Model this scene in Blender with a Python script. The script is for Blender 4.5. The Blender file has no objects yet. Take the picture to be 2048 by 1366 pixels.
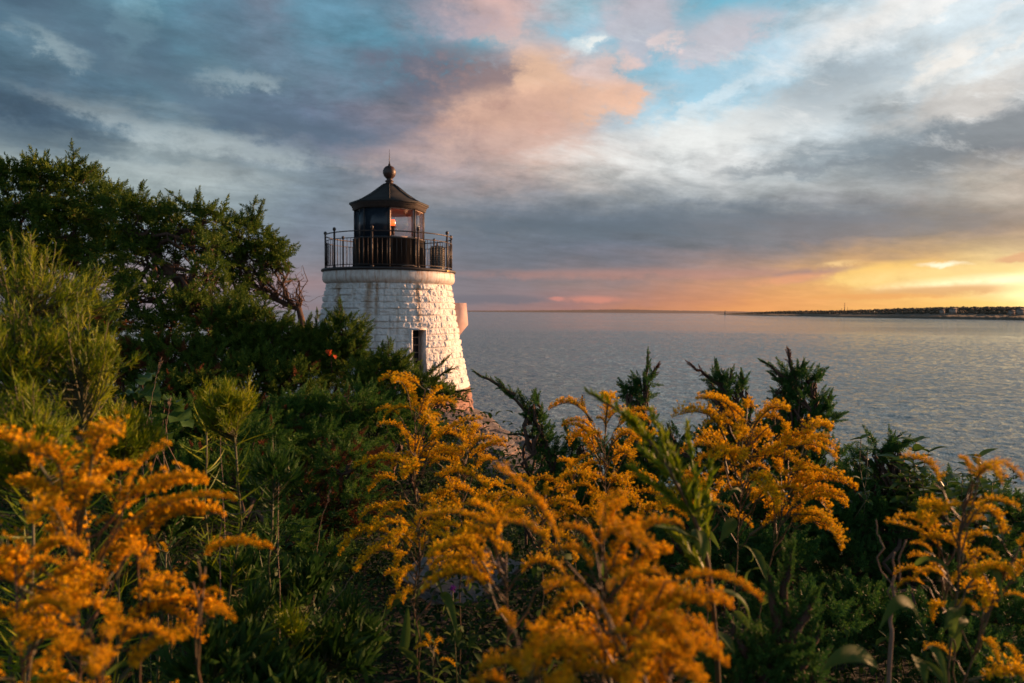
import bpy, math, random
import numpy as np
from mathutils import Matrix, Vector
rad = math.radians
sc = bpy.context.scene
COL = sc.collection
# ------------------------------------------------------------------ camera
F = 1365.0                     # focal length in pixels of a 2048 px wide frame
EYE = np.array([0.0, 0.0, 8.0])
cam_d = bpy.data.cameras.new("camera")
cam = bpy.data.objects.new("camera", cam_d)
COL.objects.link(cam)
cam_d.lens = 36.0 * F / 2048.0
cam_d.sensor_width = 36.0
cam_d.clip_start = 0.05
cam_d.clip_end = 60000
MC = Matrix.Rotation(rad(90 - 2.57), 4, 'X') @ Matrix.Rotation(rad(0.4), 4, 'Z')
cam.matrix_world = Matrix.Translation(Vector(EYE)) @ MC
cam_d.dof.use_dof = True
cam_d.dof.focus_distance = 4.6
cam_d.dof.aperture_fstop = 3.5
sc.camera = cam
M3 = np.array(MC.to_3x3())


def P(px, py, d):
    """point at ground distance d seen at pixel (px, py) of the 2048 x 1366 photograph"""
    v = M3 @ np.array([(px - 1024) / F, -(py - 683) / F, -1.0])
    return EYE + v * (d / v[1])


# ------------------------------------------------------------------ light and sky
SUN_AZ, SUN_EL = 64.0, 10.5     # degrees: right of the view direction, above the horizon
sc.view_settings.view_transform = 'Standard'
sc.view_settings.look = 'None'
EXPO = 1.05
sc.view_settings.exposure = EXPO
sc.view_settings.gamma = 1.0
sc.view_settings.use_curve_mapping = False
sun_d = bpy.data.lights.new("sun", 'SUN')
sun_d.energy = 5.0
sun_d.angle = rad(0.6)
sun_d.color = (1.0, 0.50, 0.24)
sun = bpy.data.objects.new("sun", sun_d)
COL.objects.link(sun)
sdir = Vector((math.sin(rad(SUN_AZ)) * math.cos(rad(SUN_EL)), math.cos(rad(SUN_AZ)) * math.cos(rad(SUN_EL)), math.sin(rad(SUN_EL))))
sun.rotation_euler = sdir.to_track_quat('Z', 'Y').to_euler()
sun.location = (30, 20, 30)


def lin(h):
    c = [int(h[i:i + 2], 16) / 255 for i in (0, 2, 4)]
    return np.array([x / 12.92 if x < 0.04045 else ((x + 0.055) / 1.055) ** 2.4 for x in c])


SKY_Y = [0, 60, 120, 180, 240, 300, 360, 420, 480, 530, 570, 600, 620]
SKY = """
3f6378 4a6072 78a8ba 4f7f95 7a7f90 5a8ba0 5f7c90 a09aa5 e0b5b0 8fb5c0 b3b8c2 7db8cc 7fb5cb 9cc3d4 d0dde2 e8ecec cfe0e8
43687c 4b5f72 6f9fb0 4c7a90 6b7488 5886a0 647f92 8d97a3 deb6ae 8cb8c8 c0b9be 8cbdd0 a9bcc6 d4d8da f6f4ee cfdde4 c8dce6
4a6c7e 7391a0 4a6c80 5a7e90 6a8595 66899a 5598b0 6aa5bc d0b0ae c8c3c8 98c6d8 c9c3c6 a8cad9 cdd9de e2eaec dcdfdc dce6ea
4a6578 5a7688 54748a 66848f 60788b 6d8295 67788b 6d6c7a b58f86 e0bcb0 98c4d8 b5d3e2 a8bcc8 98a4ac c5cdd0 dcd6ce cfd2d2
3c5266 465c71 5a7485 647b8c 586b80 66728a 83818f a28684 dca288 dcb4a2 b0d0e0 d5e5ea e6ecee b8c2c6 a2acb2 b0b2b4 9498a0
6f7f88 687a86 a0b0b4 b0bab8 77848f 68748a 78798a a08688 dda88e dcbcac d8dedf f2efec e0e2e1 9faab0 6f8090 787c86 707078
93a1a2 8f9ea0 98a5a8 a3adaf 97a3a8 74828f 8d8d96 a7999b c6aca2 c5bbb4 cacccb c2c4c4 aeb5b8 c4c4c0 92989e aaa298 c2b2a4
7c8d94 8a979b a6b2b3 9aa6a8 8896a0 6a7888 8c9096 8a8c94 78808c 6e7885 646f7c 68707c 7a7c84 707280 847f7e 8e7c74 97847a
8592a0 8592a0 8592a0 8592a0 8592a0 727a8c 6c7484 666e7e 666e7e 5c6678 5c6476 666876 716e78 7c7078 85746f 92786a a07e66
85828c 85828c 85828c 85828c 85828c 7c7c8a 706f7e 706f7e 686b7c 6a6878 767080 947a7c a6827a cc9a68 efb264 f6c878 fbe2a4
9a8088 9a8088 9a8088 9a8088 9a8088 9a8088 8a7c88 7a7482 7f7480 907a7e a47c78 bc846c d49468 e8ac60 f3bf6e fad38a fff2c8
857f8c 857f8c 857f8c 857f8c 857f8c 857f8c 827c88 7f7a86 887680 9a757a b47c70 cc8868 e49860 efaa66 f3b565 f8c46a fbd67c
8c7c84 8c7c84 8c7c84 8c7c84 8c7c84 8c7c84 8c7c84 8c7c84 95787a ac7a72 c48468 dc9264 eda060 f0a962 f3b662 f7c568 fad37a
""".split('\n')[1:-1]
SKYT = np.array([[lin(h) for h in r.split()] for r in SKY])


def sky_col(az, el):
    a = math.degrees(az); e = math.degrees(el)
    ac = max(-36.8, min(36.8, a)); ec = min(e, 24.0)
    t = math.tan(rad(ac))
    x = 1024 + F * t
    y = 621 - math.tan(rad(ec)) * F * math.sqrt(1 + t * t) * (1 if ec < 19 else 1)
    fx = max(0, min(15.999, x / 128.0)); i = int(fx); fx -= i
    y = max(0.0, min(619.9, y))
    j = max(k for k in range(len(SKY_Y)) if SKY_Y[k] <= y)
    fy = (y - SKY_Y[j]) / (SKY_Y[j + 1] - SKY_Y[j])
    c = (SKYT[j, i] * (1 - fx) + SKYT[j, i + 1] * fx) * (1 - fy) + (SKYT[j + 1, i] * (1 - fx) + SKYT[j + 1, i + 1] * fx) * fy
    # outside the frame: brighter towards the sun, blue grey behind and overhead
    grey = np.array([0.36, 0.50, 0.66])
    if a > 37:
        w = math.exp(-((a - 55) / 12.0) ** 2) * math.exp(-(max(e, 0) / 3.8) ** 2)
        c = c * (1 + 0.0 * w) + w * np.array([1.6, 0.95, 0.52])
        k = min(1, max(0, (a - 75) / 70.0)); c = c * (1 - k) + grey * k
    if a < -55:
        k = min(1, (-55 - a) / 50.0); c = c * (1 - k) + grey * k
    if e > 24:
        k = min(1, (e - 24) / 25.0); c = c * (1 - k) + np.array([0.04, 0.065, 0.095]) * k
    return c


class NT:
    """small node helper"""
    def __init__(s, tree):
        s.t = tree; s.n = tree.nodes; s.l = tree.links

    def set(s, sock, v):
        if isinstance(v, bpy.types.NodeSocket): s.l.new(v, sock)
        elif v is not None: sock.default_value = v

    def node(s, typ, **kw):
        n = s.n.new(typ)
        for k, v in kw.items(): setattr(n, k, v)
        return n

    def math(s, op, a, b=None, c=None, clamp=False):
        n = s.node('ShaderNodeMath', operation=op, use_clamp=clamp)
        s.set(n.inputs[0], a); s.set(n.inputs[1], b); s.set(n.inputs[2], c)
        return n.outputs[0]

    def vmath(s, op, a, b=None, sc_=None):
        n = s.node('ShaderNodeVectorMath', operation=op)
        s.set(n.inputs[0], a); s.set(n.inputs[1], b)
        if sc_ is not None: s.set(n.inputs['Scale'], sc_)
        return n.outputs[0]

    def mapr(s, v, a, b, c=0.0, d=1.0, smooth=False):
        n = s.node('ShaderNodeMapRange')
        if smooth: n.interpolation_type = 'SMOOTHSTEP'
        for i, q in enumerate((v, a, b, c, d)): s.set(n.inputs[i], q)
        return n.outputs[0]

    def noise(s, vec, scale, detail=4, rough=0.55, dist=0.0, lac=2.0, out=0):
        n = s.node('ShaderNodeTexNoise')
        s.set(n.inputs['Vector'], vec); s.set(n.inputs['Scale'], scale); s.set(n.inputs['Detail'], detail)
        s.set(n.inputs['Roughness'], rough); s.set(n.inputs['Distortion'], dist); s.set(n.inputs['Lacunarity'], lac)
        return n.outputs[out]

    def mix(s, f, a, b, blend='MIX'):
        n = s.node('ShaderNodeMix', data_type='RGBA', blend_type=blend)
        s.set(n.inputs[0], f)
        for sock, v in ((n.inputs[6], a), (n.inputs[7], b)):
            if isinstance(v, (tuple, list, np.ndarray)) and len(v) == 3: v = tuple(v) + (1,)
            s.set(sock, v)
        return n.outputs[2]

    def ramp(s, f, stops, interp='LINEAR'):
        n = s.node('ShaderNodeValToRGB'); n.color_ramp.interpolation = interp
        e = n.color_ramp.elements
        while len(e) < len(stops): e.new(0.5)
        for k, (p, c) in enumerate(stops):
            e[k].position = p
        for k, (p, c) in enumerate(stops):
            e[k].color = tuple(c) + (1,) if len(c) == 3 else c
        s.set(n.inputs[0], f)
        return n.outputs[0]

    def comb(s, x, y, z):
        n = s.node('ShaderNodeCombineXYZ')
        for i, q in enumerate((x, y, z)): s.set(n.inputs[i], q)
        return n.outputs[0]


def build_world():
    w = bpy.data.worlds.new("World"); sc.world = w; w.use_nodes = True
    t = w.node_tree; t.nodes.clear(); N = NT(t)
    tc = N.node('ShaderNodeTexCoord')
    d = N.vmath('NORMALIZE', tc.outputs['Generated'])
    sep = N.node('ShaderNodeSeparateXYZ'); N.set(sep.inputs[0], d)
    x, y, z = sep.outputs
    az = N.math('ARCTAN2', x, y)
    el = N.math('ARCSINE', z)
    zz = N.math('ADD', N.math('MAXIMUM', z, 0.0), 0.10)
    px = N.math('DIVIDE', x, zz); py = N.math('DIVIDE', y, zz)
    # cloud-deck coordinates, turned so that streaks run along the wind
    A = rad(28)
    pu = N.math('ADD', N.math('MULTIPLY', px, math.cos(A)), N.math('MULTIPLY', py, math.sin(A)))
    pv = N.math('ADD', N.math('MULTIPLY', px, -math.sin(A)), N.math('MULTIPLY', py, math.cos(A)))
    deck = N.comb(N.math('MULTIPLY', pu, 0.75), N.math('MULTIPLY', pv, 1.1), 0.0)
    ang = N.comb(N.math('MULTIPLY', az, 1.0), N.math('MULTIPLY', el, 2.2), 1.7)
    n1 = N.noise(deck, 1.3, 5, 0.55, 0.3)
    n2 = N.noise(ang, 9.0, 6, 0.6, 0.4)
    n3 = N.noise(N.vmath('ADD', ang, (5.0, 3.0, 1.0)), 8.0, 6, 0.6, 0.4)
    amp = N.mapr(el, 0.0, rad(14), 0.12, 1.0)
    wa = N.math('MULTIPLY', N.math('SUBTRACT', n2, 0.5), 0.16)
    wa = N.math('ADD', wa, N.math('MULTIPLY', N.math('SUBTRACT', n1, 0.5), 0.06))
    we = N.math('MULTIPLY', N.math('MULTIPLY', N.math('SUBTRACT', n3, 0.5), 0.12), amp)
    we = N.math('ADD', we, N.math('MULTIPLY', N.math('MULTIPLY', N.math('SUBTRACT', n1, 0.5), -0.07), amp))
    az2 = N.math('ADD', az, N.math('MULTIPLY', wa, N.mapr(el, 0.0, rad(10), 0.5, 1.0)))
    el2 = N.math('ADD', el, we)
    f = N.math('DIVIDE', N.math('ADD', az2, math.pi), 2 * math.pi)
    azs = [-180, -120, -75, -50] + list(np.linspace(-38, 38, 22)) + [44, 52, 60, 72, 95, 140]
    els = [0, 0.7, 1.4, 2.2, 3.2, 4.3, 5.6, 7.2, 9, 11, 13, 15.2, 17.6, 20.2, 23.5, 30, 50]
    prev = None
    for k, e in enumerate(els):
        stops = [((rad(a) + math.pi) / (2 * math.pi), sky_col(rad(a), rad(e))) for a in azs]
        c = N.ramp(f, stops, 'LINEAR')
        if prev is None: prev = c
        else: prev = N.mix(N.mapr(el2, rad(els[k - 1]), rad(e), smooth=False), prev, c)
    # cloud texture: broken streaks of light and shade
    d1 = N.noise(deck, 2.8, 12, 0.66, 0.25)
    d2 = N.noise(N.comb(az, N.math('MULTIPLY', el, 3.0), 4.0), 15.0, 12, 0.68, 0.3)
    dd = N.math('ADD', N.math('MULTIPLY', N.math('SUBTRACT', d1, 0.5), 1.25), N.math('MULTIPLY', N.math('SUBTRACT', d2, 0.5), 0.9))
    gain = N.math('ADD', 1.0, N.math('MULTIPLY', dd, N.mapr(el, rad(0.5), rad(9), 0.25, 0.95)))
    gain = N.math('MAXIMUM', gain, 0.45)
    clouds = N.mix(1.0, prev, N.comb(gain, gain, gain), 'MULTIPLY')
    # cloud banks, each an ellipse in azimuth and elevation with a torn edge
    b1 = N.noise(N.comb(az, N.math('MULTIPLY', el, 1.5), 4.0), 13.0, 12, 0.68, 0.1)
    b2 = N.noise(N.comb(N.math('MULTIPLY', pu, 0.7), N.math('MULTIPLY', pv, 1.3), 2.0), 2.6, 12, 0.7, 0.2)
    w1 = N.math('MULTIPLY', N.math('SUBTRACT', N.noise(N.comb(az, N.math('MULTIPLY', el, 2.0), 9.0), 22.0, 6, 0.62), 0.5), amp)
    azel = N.comb(N.math('ADD', az, N.math('MULTIPLY', w1, 0.09)), N.math('ADD', el, N.math('MULTIPLY', N.math('SUBTRACT', b1, 0.5), N.math('MULTIPLY', amp, 0.07))), 0.0)
    tf = {}
    for nm, tx in (('b1', b1), ('b2', b2)):
        tf[nm] = N.math('ADD', 1.0, N.math('MULTIPLY', N.math('SUBTRACT', tx, 0.5), 3.0))
    def bank(x_, y_, rx, ry, col, ang_=0, k=1.0, soft=0.35, nz=1.1, tex='b1'):
        nonlocal clouds
        t = (x_ - 1024) / F; a0 = math.atan(t); q = math.hypot(1, t)
        e0 = math.atan((621 + (x_ - 1024) * 0.007 - y_) / (F * q))
        ra = rx / F / q / q; re = ry / F / q
        mp = N.node('ShaderNodeMapping', vector_type='TEXTURE')
        N.set(mp.inputs[0], azel); mp.inputs[1].default_value = (a0, e0, 0); mp.inputs[2].default_value = (0, 0, rad(ang_)); mp.inputs[3].default_value = (ra * 2.0, re * 2.0, 1)
        gr = N.node('ShaderNodeTexGradient', gradient_type='SPHERICAL'); N.set(gr.inputs[0], mp.outputs[0])
        g2 = N.math('MULTIPLY', gr.outputs[1], tf[tex])
        m_ = N.mapr(g2, 0.48 - soft, 0.48 + soft, 0.0, k, True)
        col = lin(col) if isinstance(col, str) else col
        clouds = N.mix(m_, clouds, tuple(col))
    bank(280, 55, 28, 60, '8fb8c6', -15, 0.5, 0.4)
    bank(120, 100, 60, 14, 'a9bcc0', -20, 0.6, 0.4)
    bank(480, 165, 70, 12, 'a5b6bc', 5, 0.55, 0.4)
    bank(60, 232, 150, 24, '384c5e', -18, 0.85, 0.4)
    bank(200, 50, 190, 40, '4c6275', -8, 0.6, 0.45)
    bank(400, 190, 240, 26, '566a7c', -14, 0.6, 0.45)
    bank(130, 290, 160, 12, '5c6f7c', -8, 0.6, 0.45)
    bank(420, 328, 160, 10, '76868e', -3, 0.6, 0.45)
    bank(250, 385, 260, 12, '7c8b92', 0, 0.5, 0.45)
    bank(300, 268, 170, 16, 'aebabd', -13, 0.5, 0.45)
    bank(470, 295, 170, 18, 'b6c1c2', -6, 0.55, 0.45)
    bank(600, 262, 150, 20, '56687c', -3, 0.7, 0.4)
    bank(120, 345, 260, 22, 'a8b4b4', -4, 0.6, 0.4)
    bank(380, 350, 150, 15, 'b6c0c0', 0, 0.5, 0.4)
    bank(930, 108, 130, 22, '62b0c8', 12, 0.85, 0.35)
    bank(1260, 130, 200, 62, '7fc0d8', -4, 0.85, 0.4)
    bank(1390, 175, 170, 50, 'a6d0e4', 8, 0.8, 0.42)
    bank(1440, 25, 90, 28, '68b4cc', 10, 0.8, 0.35)
    bank(970, 30, 80, 40, 'deb8ae', -25, 0.8, 0.35)
    bank(900, 45, 80, 30, 'a8a0ac', 0, 0.6, 0.35)
    bank(1270, 60, 75, 60, 'c4b9c0', 10, 0.75, 0.3)
    bank(1430, 80, 90, 38, 'd0c2c6', 12, 0.75, 0.3)
    bank(1320, 90, 22, 16, 'e6d3d0', 0, 0.8, 0.3)
    bank(1100, 150, 90, 48, 'dcc0b8', -15, 0.85, 0.25)
    bank(1205, 150, 55, 34, 'e4c8c0', 10, 0.9, 0.2)
    bank(1240, 190, 40, 14, 'e8c0ae', 5, 0.9, 0.2)
    bank(890, 150, 130, 44, '666878', -5, 0.95, 0.3)
    bank(1000, 175, 120, 50, '9c8280', -10, 0.85, 0.3)
    bank(1085, 165, 62, 42, 'ecc0a0', -30, 0.9, 0.25)
    bank(1110, 210, 165, 34, 'ebbc9f', 3, 0.92, 0.27)
    bank(1000, 235, 110, 26, 'c89c8c', 10, 0.6, 0.4)
    bank(1010, 250, 120, 40, 'd8ae98', 8, 0.65, 0.42)
    bank(960, 300, 200, 30, 'c8aaa0', 6, 0.55, 0.42)
    bank(1165, 95, 34, 11, 'e4ecec', 14, 0.7, 0.46)
    bank(1180, 90, 16, 5, 'f4f4ee', 16, 0.7, 0.4)
    bank(1420, 205, 130, 12, 'dceaf0', 25, 0.7, 0.4, tex='b2')
    bank(1520, 245, 200, 30, 'f0f4f3', 14, 0.8, 0.4, tex='b2')
    bank(1350, 285, 200, 34, 'eeeeea', 6, 0.7, 0.4, tex='b2')
    bank(1930, 70, 190, 60, 'd6e6ee', 10, 0.75, 0.47)
    bank(1640, 95, 130, 36, 'd4e0e8', 12, 0.55, 0.45)
    bank(1660, 180, 150, 38, '909ea8', 14, 0.65, 0.45, tex='b2')
    bank(1740, 45, 140, 26, 'f4f1ec', 22, 0.8, 0.46, tex='b2')
    bank(1850, 25, 70, 12, 'f6f4f0', 28, 0.75, 0.44)
    bank(1880, 125, 70, 20, 'f4ece2', 30, 0.8, 0.42)
    bank(2010, 95, 50, 7, 'f2eee8', 25, 0.6, 0.4)
    bank(1990, 30, 50, 8, 'f2f0ee', 28, 0.5, 0.4)
    bank(1900, 215, 170, 22, 'd4cbc2', 14, 0.55, 0.4, tex='b2')
    bank(1900, 290, 220, 34, '72787f', 10, 0.85, 0.3, tex='b2')
    bank(1680, 310, 160, 26, '76848f', 8, 0.7, 0.35, tex='b2')
    bank(1560, 340, 120, 10, '7c838b', 0, 0.6, 0.35, tex='b2')
    bank(1250, 440, 420, 26, '5d6878', -1, 0.7, 0.35, tex='b2')
    bank(1110, 455, 260, 16, '525e6e', 0, 0.5, 0.4)
    bank(1700, 450, 300, 18, '736f78', -2, 0.5, 0.4)
    bank(1290, 548, 300, 9, 'b88078', 0, 0.5, 0.4)
    bank(1180, 598, 50, 6, 'dc8c7c', 0, 0.7, 0.35)
    bank(1112, 597, 16, 4, 'dc8c80', 0, 0.9, 0.25)
    bank(980, 597, 110, 8, '6c6c7c', 0, 0.8, 0.3)
    bank(1640, 548, 90, 12, '9a787a', 4, 0.95, 0.28)
    bank(1600, 556, 85, 8, 'f0a070', 4, 0.7, 0.35)
    bank(1755, 545, 110, 17, 'fac76c', 6, 0.95, 0.26)
    bank(1670, 530, 40, 6, 'f6c888', 6, 0.95, 0.28)
    bank(1900, 548, 190, 16, 'fbd88c', 3, 0.85, 0.4)
    bank(1880, 528, 36, 4, (1.1, 1.0, 0.75), 0, 0.85, 0.45)
    bank(2030, 560, 200, 11, (1.35, 1.15, 0.72), 3, 0.85, 0.47)
    bank(1900, 579, 140, 9, 'd8a06a', 2, 0.85, 0.36)
    bank(1750, 592, 110, 5, 'e8a05c', 0, 0.8, 0.3)
    bank(2080, 580, 60, 30, (1.6, 1.2, 0.55), 0, 0.6, 0.5, 0.4)
    bank(2040, 512, 50, 7, 'd89a70', 10, 0.8, 0.25)
    d3 = N.noise(N.comb(N.math('MULTIPLY', pu, 0.8), N.math('MULTIPLY', pv, 1.6), 3.0), 3.4, 12, 0.7, 0.35)
    cm = N.math('MULTIPLY', N.mapr(d3, 0.52, 0.72, 0, 1, True), N.math('MULTIPLY', N.mapr(az, rad(-5), rad(28), 0.0, 0.55), N.mapr(el, rad(7), rad(15), 0, 1, True)))
    clouds = N.mix(cm, clouds, (0.90, 0.90, 0.88))
    sh_ = N.mapr(N.math('ADD', N.math('MULTIPLY', b1, 0.5), N.math('MULTIPLY', b2, 0.5)), 0.3, 0.7, 0.78, 1.22)
    clouds = N.mix(N.mapr(el, rad(1), rad(8), 0.15, 1.0), clouds, N.mix(1.0, clouds, N.comb(sh_, sh_, sh_), 'MULTIPLY'))
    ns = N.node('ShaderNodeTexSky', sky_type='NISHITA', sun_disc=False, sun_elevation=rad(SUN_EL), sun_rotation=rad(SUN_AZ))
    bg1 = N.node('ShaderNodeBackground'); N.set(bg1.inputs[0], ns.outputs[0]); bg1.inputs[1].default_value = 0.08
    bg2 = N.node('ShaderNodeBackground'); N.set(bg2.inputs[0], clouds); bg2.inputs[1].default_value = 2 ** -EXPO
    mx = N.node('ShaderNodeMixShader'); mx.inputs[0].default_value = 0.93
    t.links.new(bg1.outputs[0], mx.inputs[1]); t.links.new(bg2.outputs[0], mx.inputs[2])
    out = N.node('ShaderNodeOutputWorld'); t.links.new(mx.outputs[0], out.inputs[0])
    w.cycles.sampling_method = 'MANUAL'; w.cycles.sample_map_resolution = 512


build_world()
sc.cycles.max_bounces = 6
sc.cycles.transparent_max_bounces = 8
sc.cycles.sample_clamp_indirect = 3.0

# ------------------------------------------------------------------ mesh helpers
rng = np.random.default_rng(7)


def mesh(V, faces, name='mesh', smooth=False):
    """faces: list of (k,n) int arrays"""
    V = np.asarray(V, dtype=np.float32)
    faces = [np.asarray(f, dtype=np.int32) for f in faces if len(f)]
    me = bpy.data.meshes.new(name)
    nl = sum(f.size for f in faces); nf = sum(len(f) for f in faces)
    me.vertices.add(len(V)); me.vertices.foreach_set('co', V.ravel())
    me.loops.add(nl); me.polygons.add(nf)
    me.loops.foreach_set('vertex_index', np.concatenate([f.ravel() for f in faces]))
    cnt = np.concatenate([np.full(len(f), f.shape[1], dtype=np.int32) for f in faces])
    st = np.zeros(nf, dtype=np.int32); st[1:] = np.cumsum(cnt)[:-1]
    me.polygons.foreach_set('loop_start', st)
    me.update(calc_edges=True); me.validate()
    if smooth: me.polygons.foreach_set('use_smooth', np.ones(len(me.polygons), dtype=bool))
    return me


class MB:
    def __init__(s): s.V = []; s.F = {3: [], 4: []}; s.n = 0

    def add(s, V, *fs):
        V = np.asarray(V, dtype=float).reshape(-1, 3)
        for f in fs:
            f = np.asarray(f)
            if len(f): s.F[f.shape[1]].append(f + s.n)
        s.V.append(V); s.n += len(V)
        return s

    def many(s, T, f, R, t, scale):
        """template T (m,3) with faces f, placed n times"""
        n = len(t); m = len(T)
        V = np.einsum('nij,mj->nmi', R, T) * np.asarray(scale).reshape(n, -1)[:, None, :] + t[:, None, :]
        for ff in (f if isinstance(f, (list, tuple)) else [f]):
            if len(ff):
                s.F[ff.shape[1]].append((ff[None] + (np.arange(n) * m)[:, None, None]).reshape(-1, ff.shape[1]) + s.n)
        s.V.append(V.reshape(-1, 3)); s.n += n * m
        return s

    def arrays(s):
        V = np.concatenate(s.V) if s.V else np.zeros((0, 3))
        return V, [np.concatenate(s.F[k]) if s.F[k] else np.zeros((0, k), int) for k in (3, 4)]

    def box(s, x0, x1, y0, y1, z0, z1, R=None, t=None):
        V = np.array([[x, y, z] for z in (z0, z1) for y in (y0, y1) for x in (x0, x1)], float)
        if R is not None: V = V @ np.asarray(R).T
        if t is not None: V = V + np.asarray(t)
        return s.add(V, np.array([[0, 2, 3, 1], [4, 5, 7, 6], [0, 1, 5, 4], [2, 6, 7, 3], [0, 4, 6, 2], [1, 3, 7, 5]]))

    def tube(s, pts, r, n=6, cap=True):
        pts = np.asarray(pts, float); k = len(pts)
        r = np.full(k, r, float) if np.isscalar(r) else np.asarray(r, float)
        T = np.gradient(pts, axis=0); T /= np.linalg.norm(T, axis=1)[:, None] + 1e-9
        ref = np.array([0.13, 0.21, 1.0]) if abs(T[:, 2]).mean() < 0.8 else np.array([1.0, 0.17, 0.1])
        A = np.cross(T, ref); A /= np.linalg.norm(A, axis=1)[:, None] + 1e-9
        B = np.cross(T, A)
        th = np.arange(n) * 2 * math.pi / n
        V = pts[:, None] + r[:, None, None] * (A[:, None] * np.cos(th)[None, :, None] + B[:, None] * np.sin(th)[None, :, None])
        V = V.reshape(-1, 3)
        i = np.arange(k - 1)[:, None] * n; j = np.arange(n)[None]; j2 = (j + 1) % n
        q = np.stack([i + j, i + j2, i + n + j2, i + n + j], -1).reshape(-1, 4)
        fs = [q]
        if cap:
            V = np.vstack([V, pts[0], pts[-1]])
            a, b = len(V) - 2, len(V) - 1
            fs.append(np.array([[a, (m + 1) % n, m] for m in range(n)] + [[b, (k - 1) * n + m, (k - 1) * n + (m + 1) % n] for m in range(n)]))
        return s.add(V, *fs)

    def lathe(s, prof, n=48, c=(0, 0), phase=0.0):
        """prof [(r,z)], closed if it starts and ends at r=0"""
        prof = np.asarray(prof, float); k = len(prof)
        th = np.arange(n) * 2 * math.pi / n + phase
        V = np.stack([prof[:, 0][:, None] * np.sin(th) + c[0], -prof[:, 0][:, None] * np.cos(th) + c[1], np.repeat(prof[:, 1][:, None], n, 1)], -1).reshape(-1, 3)
        i = np.arange(k - 1)[:, None] * n; j = np.arange(n)[None]; j2 = (j + 1) % n
        q = np.stack([i + j, i + j2, i + n + j2, i + n + j], -1).reshape(-1, 4)
        return s.add(V, q)


def obj(name, mb, mat, parent=None, smooth=False, at=None):
    if isinstance(mb, MB):
        V, F_ = mb.arrays(); me = mesh(V, F_, name, smooth)
    else: me = mb
    if mat and not me.materials: me.materials.append(mat)
    o = bpy.data.objects.new(name, me); COL.objects.link(o)
    if at is not None: o.location = at
    if parent is not None: o.parent = parent
    return o


def tag(o, label=None, cat=None, group=None, kind=None):
    if label: o['label'] = label
    if cat: o['category'] = cat
    if group: o['group'] = group
    if kind: o['kind'] = kind
    return o


def thing(name, label, cat, loc=(0, 0, 0), group=None):
    o = bpy.data.objects.new(name, None); COL.objects.link(o); o.location = loc
    o.empty_display_size = 0.1
    return tag(o, label, cat, group)


def rots(D, rg, roll=None):
    """rotations whose local z is D"""
    D = D / (np.linalg.norm(D, axis=1)[:, None] + 1e-9)
    r = rg.normal(size=D.shape)
    X = r - (r * D).sum(1)[:, None] * D; X /= np.linalg.norm(X, axis=1)[:, None] + 1e-9
    Y = np.cross(D, X)
    return np.stack([X, Y, D], -1)


def rots_x(D, up=(0, 0, 1)):
    """rotations whose local x is D and local z is as near to up as it can be"""
    D = D / (np.linalg.norm(D, axis=1)[:, None] + 1e-9)
    U = np.broadcast_to(np.asarray(up, float), D.shape)
    Z = U - (U * D).sum(1)[:, None] * D; Z /= np.linalg.norm(Z, axis=1)[:, None] + 1e-9
    return np.stack([D, np.cross(Z, D), Z], -1)


def vnoise(p, seed=0):
    p = np.asarray(p, float); i = np.floor(p).astype(np.int64); f = p - i; f = f * f * (3 - 2 * f)
    def h(a):
        n = (a[..., 0] * 374761393 + a[..., 1] * 668265263 + a[..., 2] * 2147483647 + seed * 974711) & 0xffffffff
        n = (n ^ (n >> 13)) * 1274126177 & 0xffffffff
        return ((n ^ (n >> 16)) & 0xffff) / 65535.0
    r = 0
    for dx in (0, 1):
        for dy in (0, 1):
            for dz in (0, 1):
                w = (f[..., 0] if dx else 1 - f[..., 0]) * (f[..., 1] if dy else 1 - f[..., 1]) * (f[..., 2] if dz else 1 - f[..., 2])
                r = r + w * h(i + np.array([dx, dy, dz]))
    return r


def fbm(p, oct=4, seed=0):
    r = 0; a = 0.5
    for k in range(oct): r = r + a * vnoise(np.asarray(p) * 2 ** k + k * 17.3, seed + k); a *= 0.5
    return r


# ------------------------------------------------------------------ materials
def new_mat(name):
    m = bpy.data.materials.new(name); m.use_nodes = True; m.node_tree.nodes.clear()
    N = NT(m.node_tree)
    out = N.node('ShaderNodeOutputMaterial')
    b = N.node('ShaderNodeBsdfPrincipled')
    N.l.new(b.outputs[0], out.inputs[0])
    return m, N, b, out


def bump(N, b, h, strength=1.0, dist=0.01):
    n = N.node('ShaderNodeBump'); n.inputs['Strength'].default_value = strength; n.inputs['Distance'].default_value = dist
    N.set(n.inputs['Height'], h); N.l.new(n.outputs[0], b.inputs['Normal'])


def leaf_mat(name, stops, transl=0.3, rough=0.55, spec=0.3, nscale=6.0):
    m, N, b, out = new_mat(name)
    g = N.node('ShaderNodeNewGeometry')
    tc = N.node('ShaderNodeTexCoord')
    n = N.noise(tc.outputs['Object'], nscale, 3)
    f = N.math('ADD', N.math('MULTIPLY', g.outputs['Random Per Island'], 0.6), N.math('MULTIPLY', N.mapr(n, 0.3, 0.7), 0.4))
    c = N.ramp(f, stops)
    N.set(b.inputs['Base Color'], c); b.inputs['Roughness'].default_value = rough
    b.inputs['Specular IOR Level'].default_value = spec
    tr = N.node('ShaderNodeBsdfTranslucent'); N.set(tr.inputs[0], c)
    mx = N.node('ShaderNodeMixShader'); mx.inputs[0].default_value = transl
    N.l.new(b.outputs[0], mx.inputs[1]); N.l.new(tr.outputs[0], mx.inputs[2]); N.l.new(mx.outputs[0], out.inputs[0])
    return m


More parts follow.
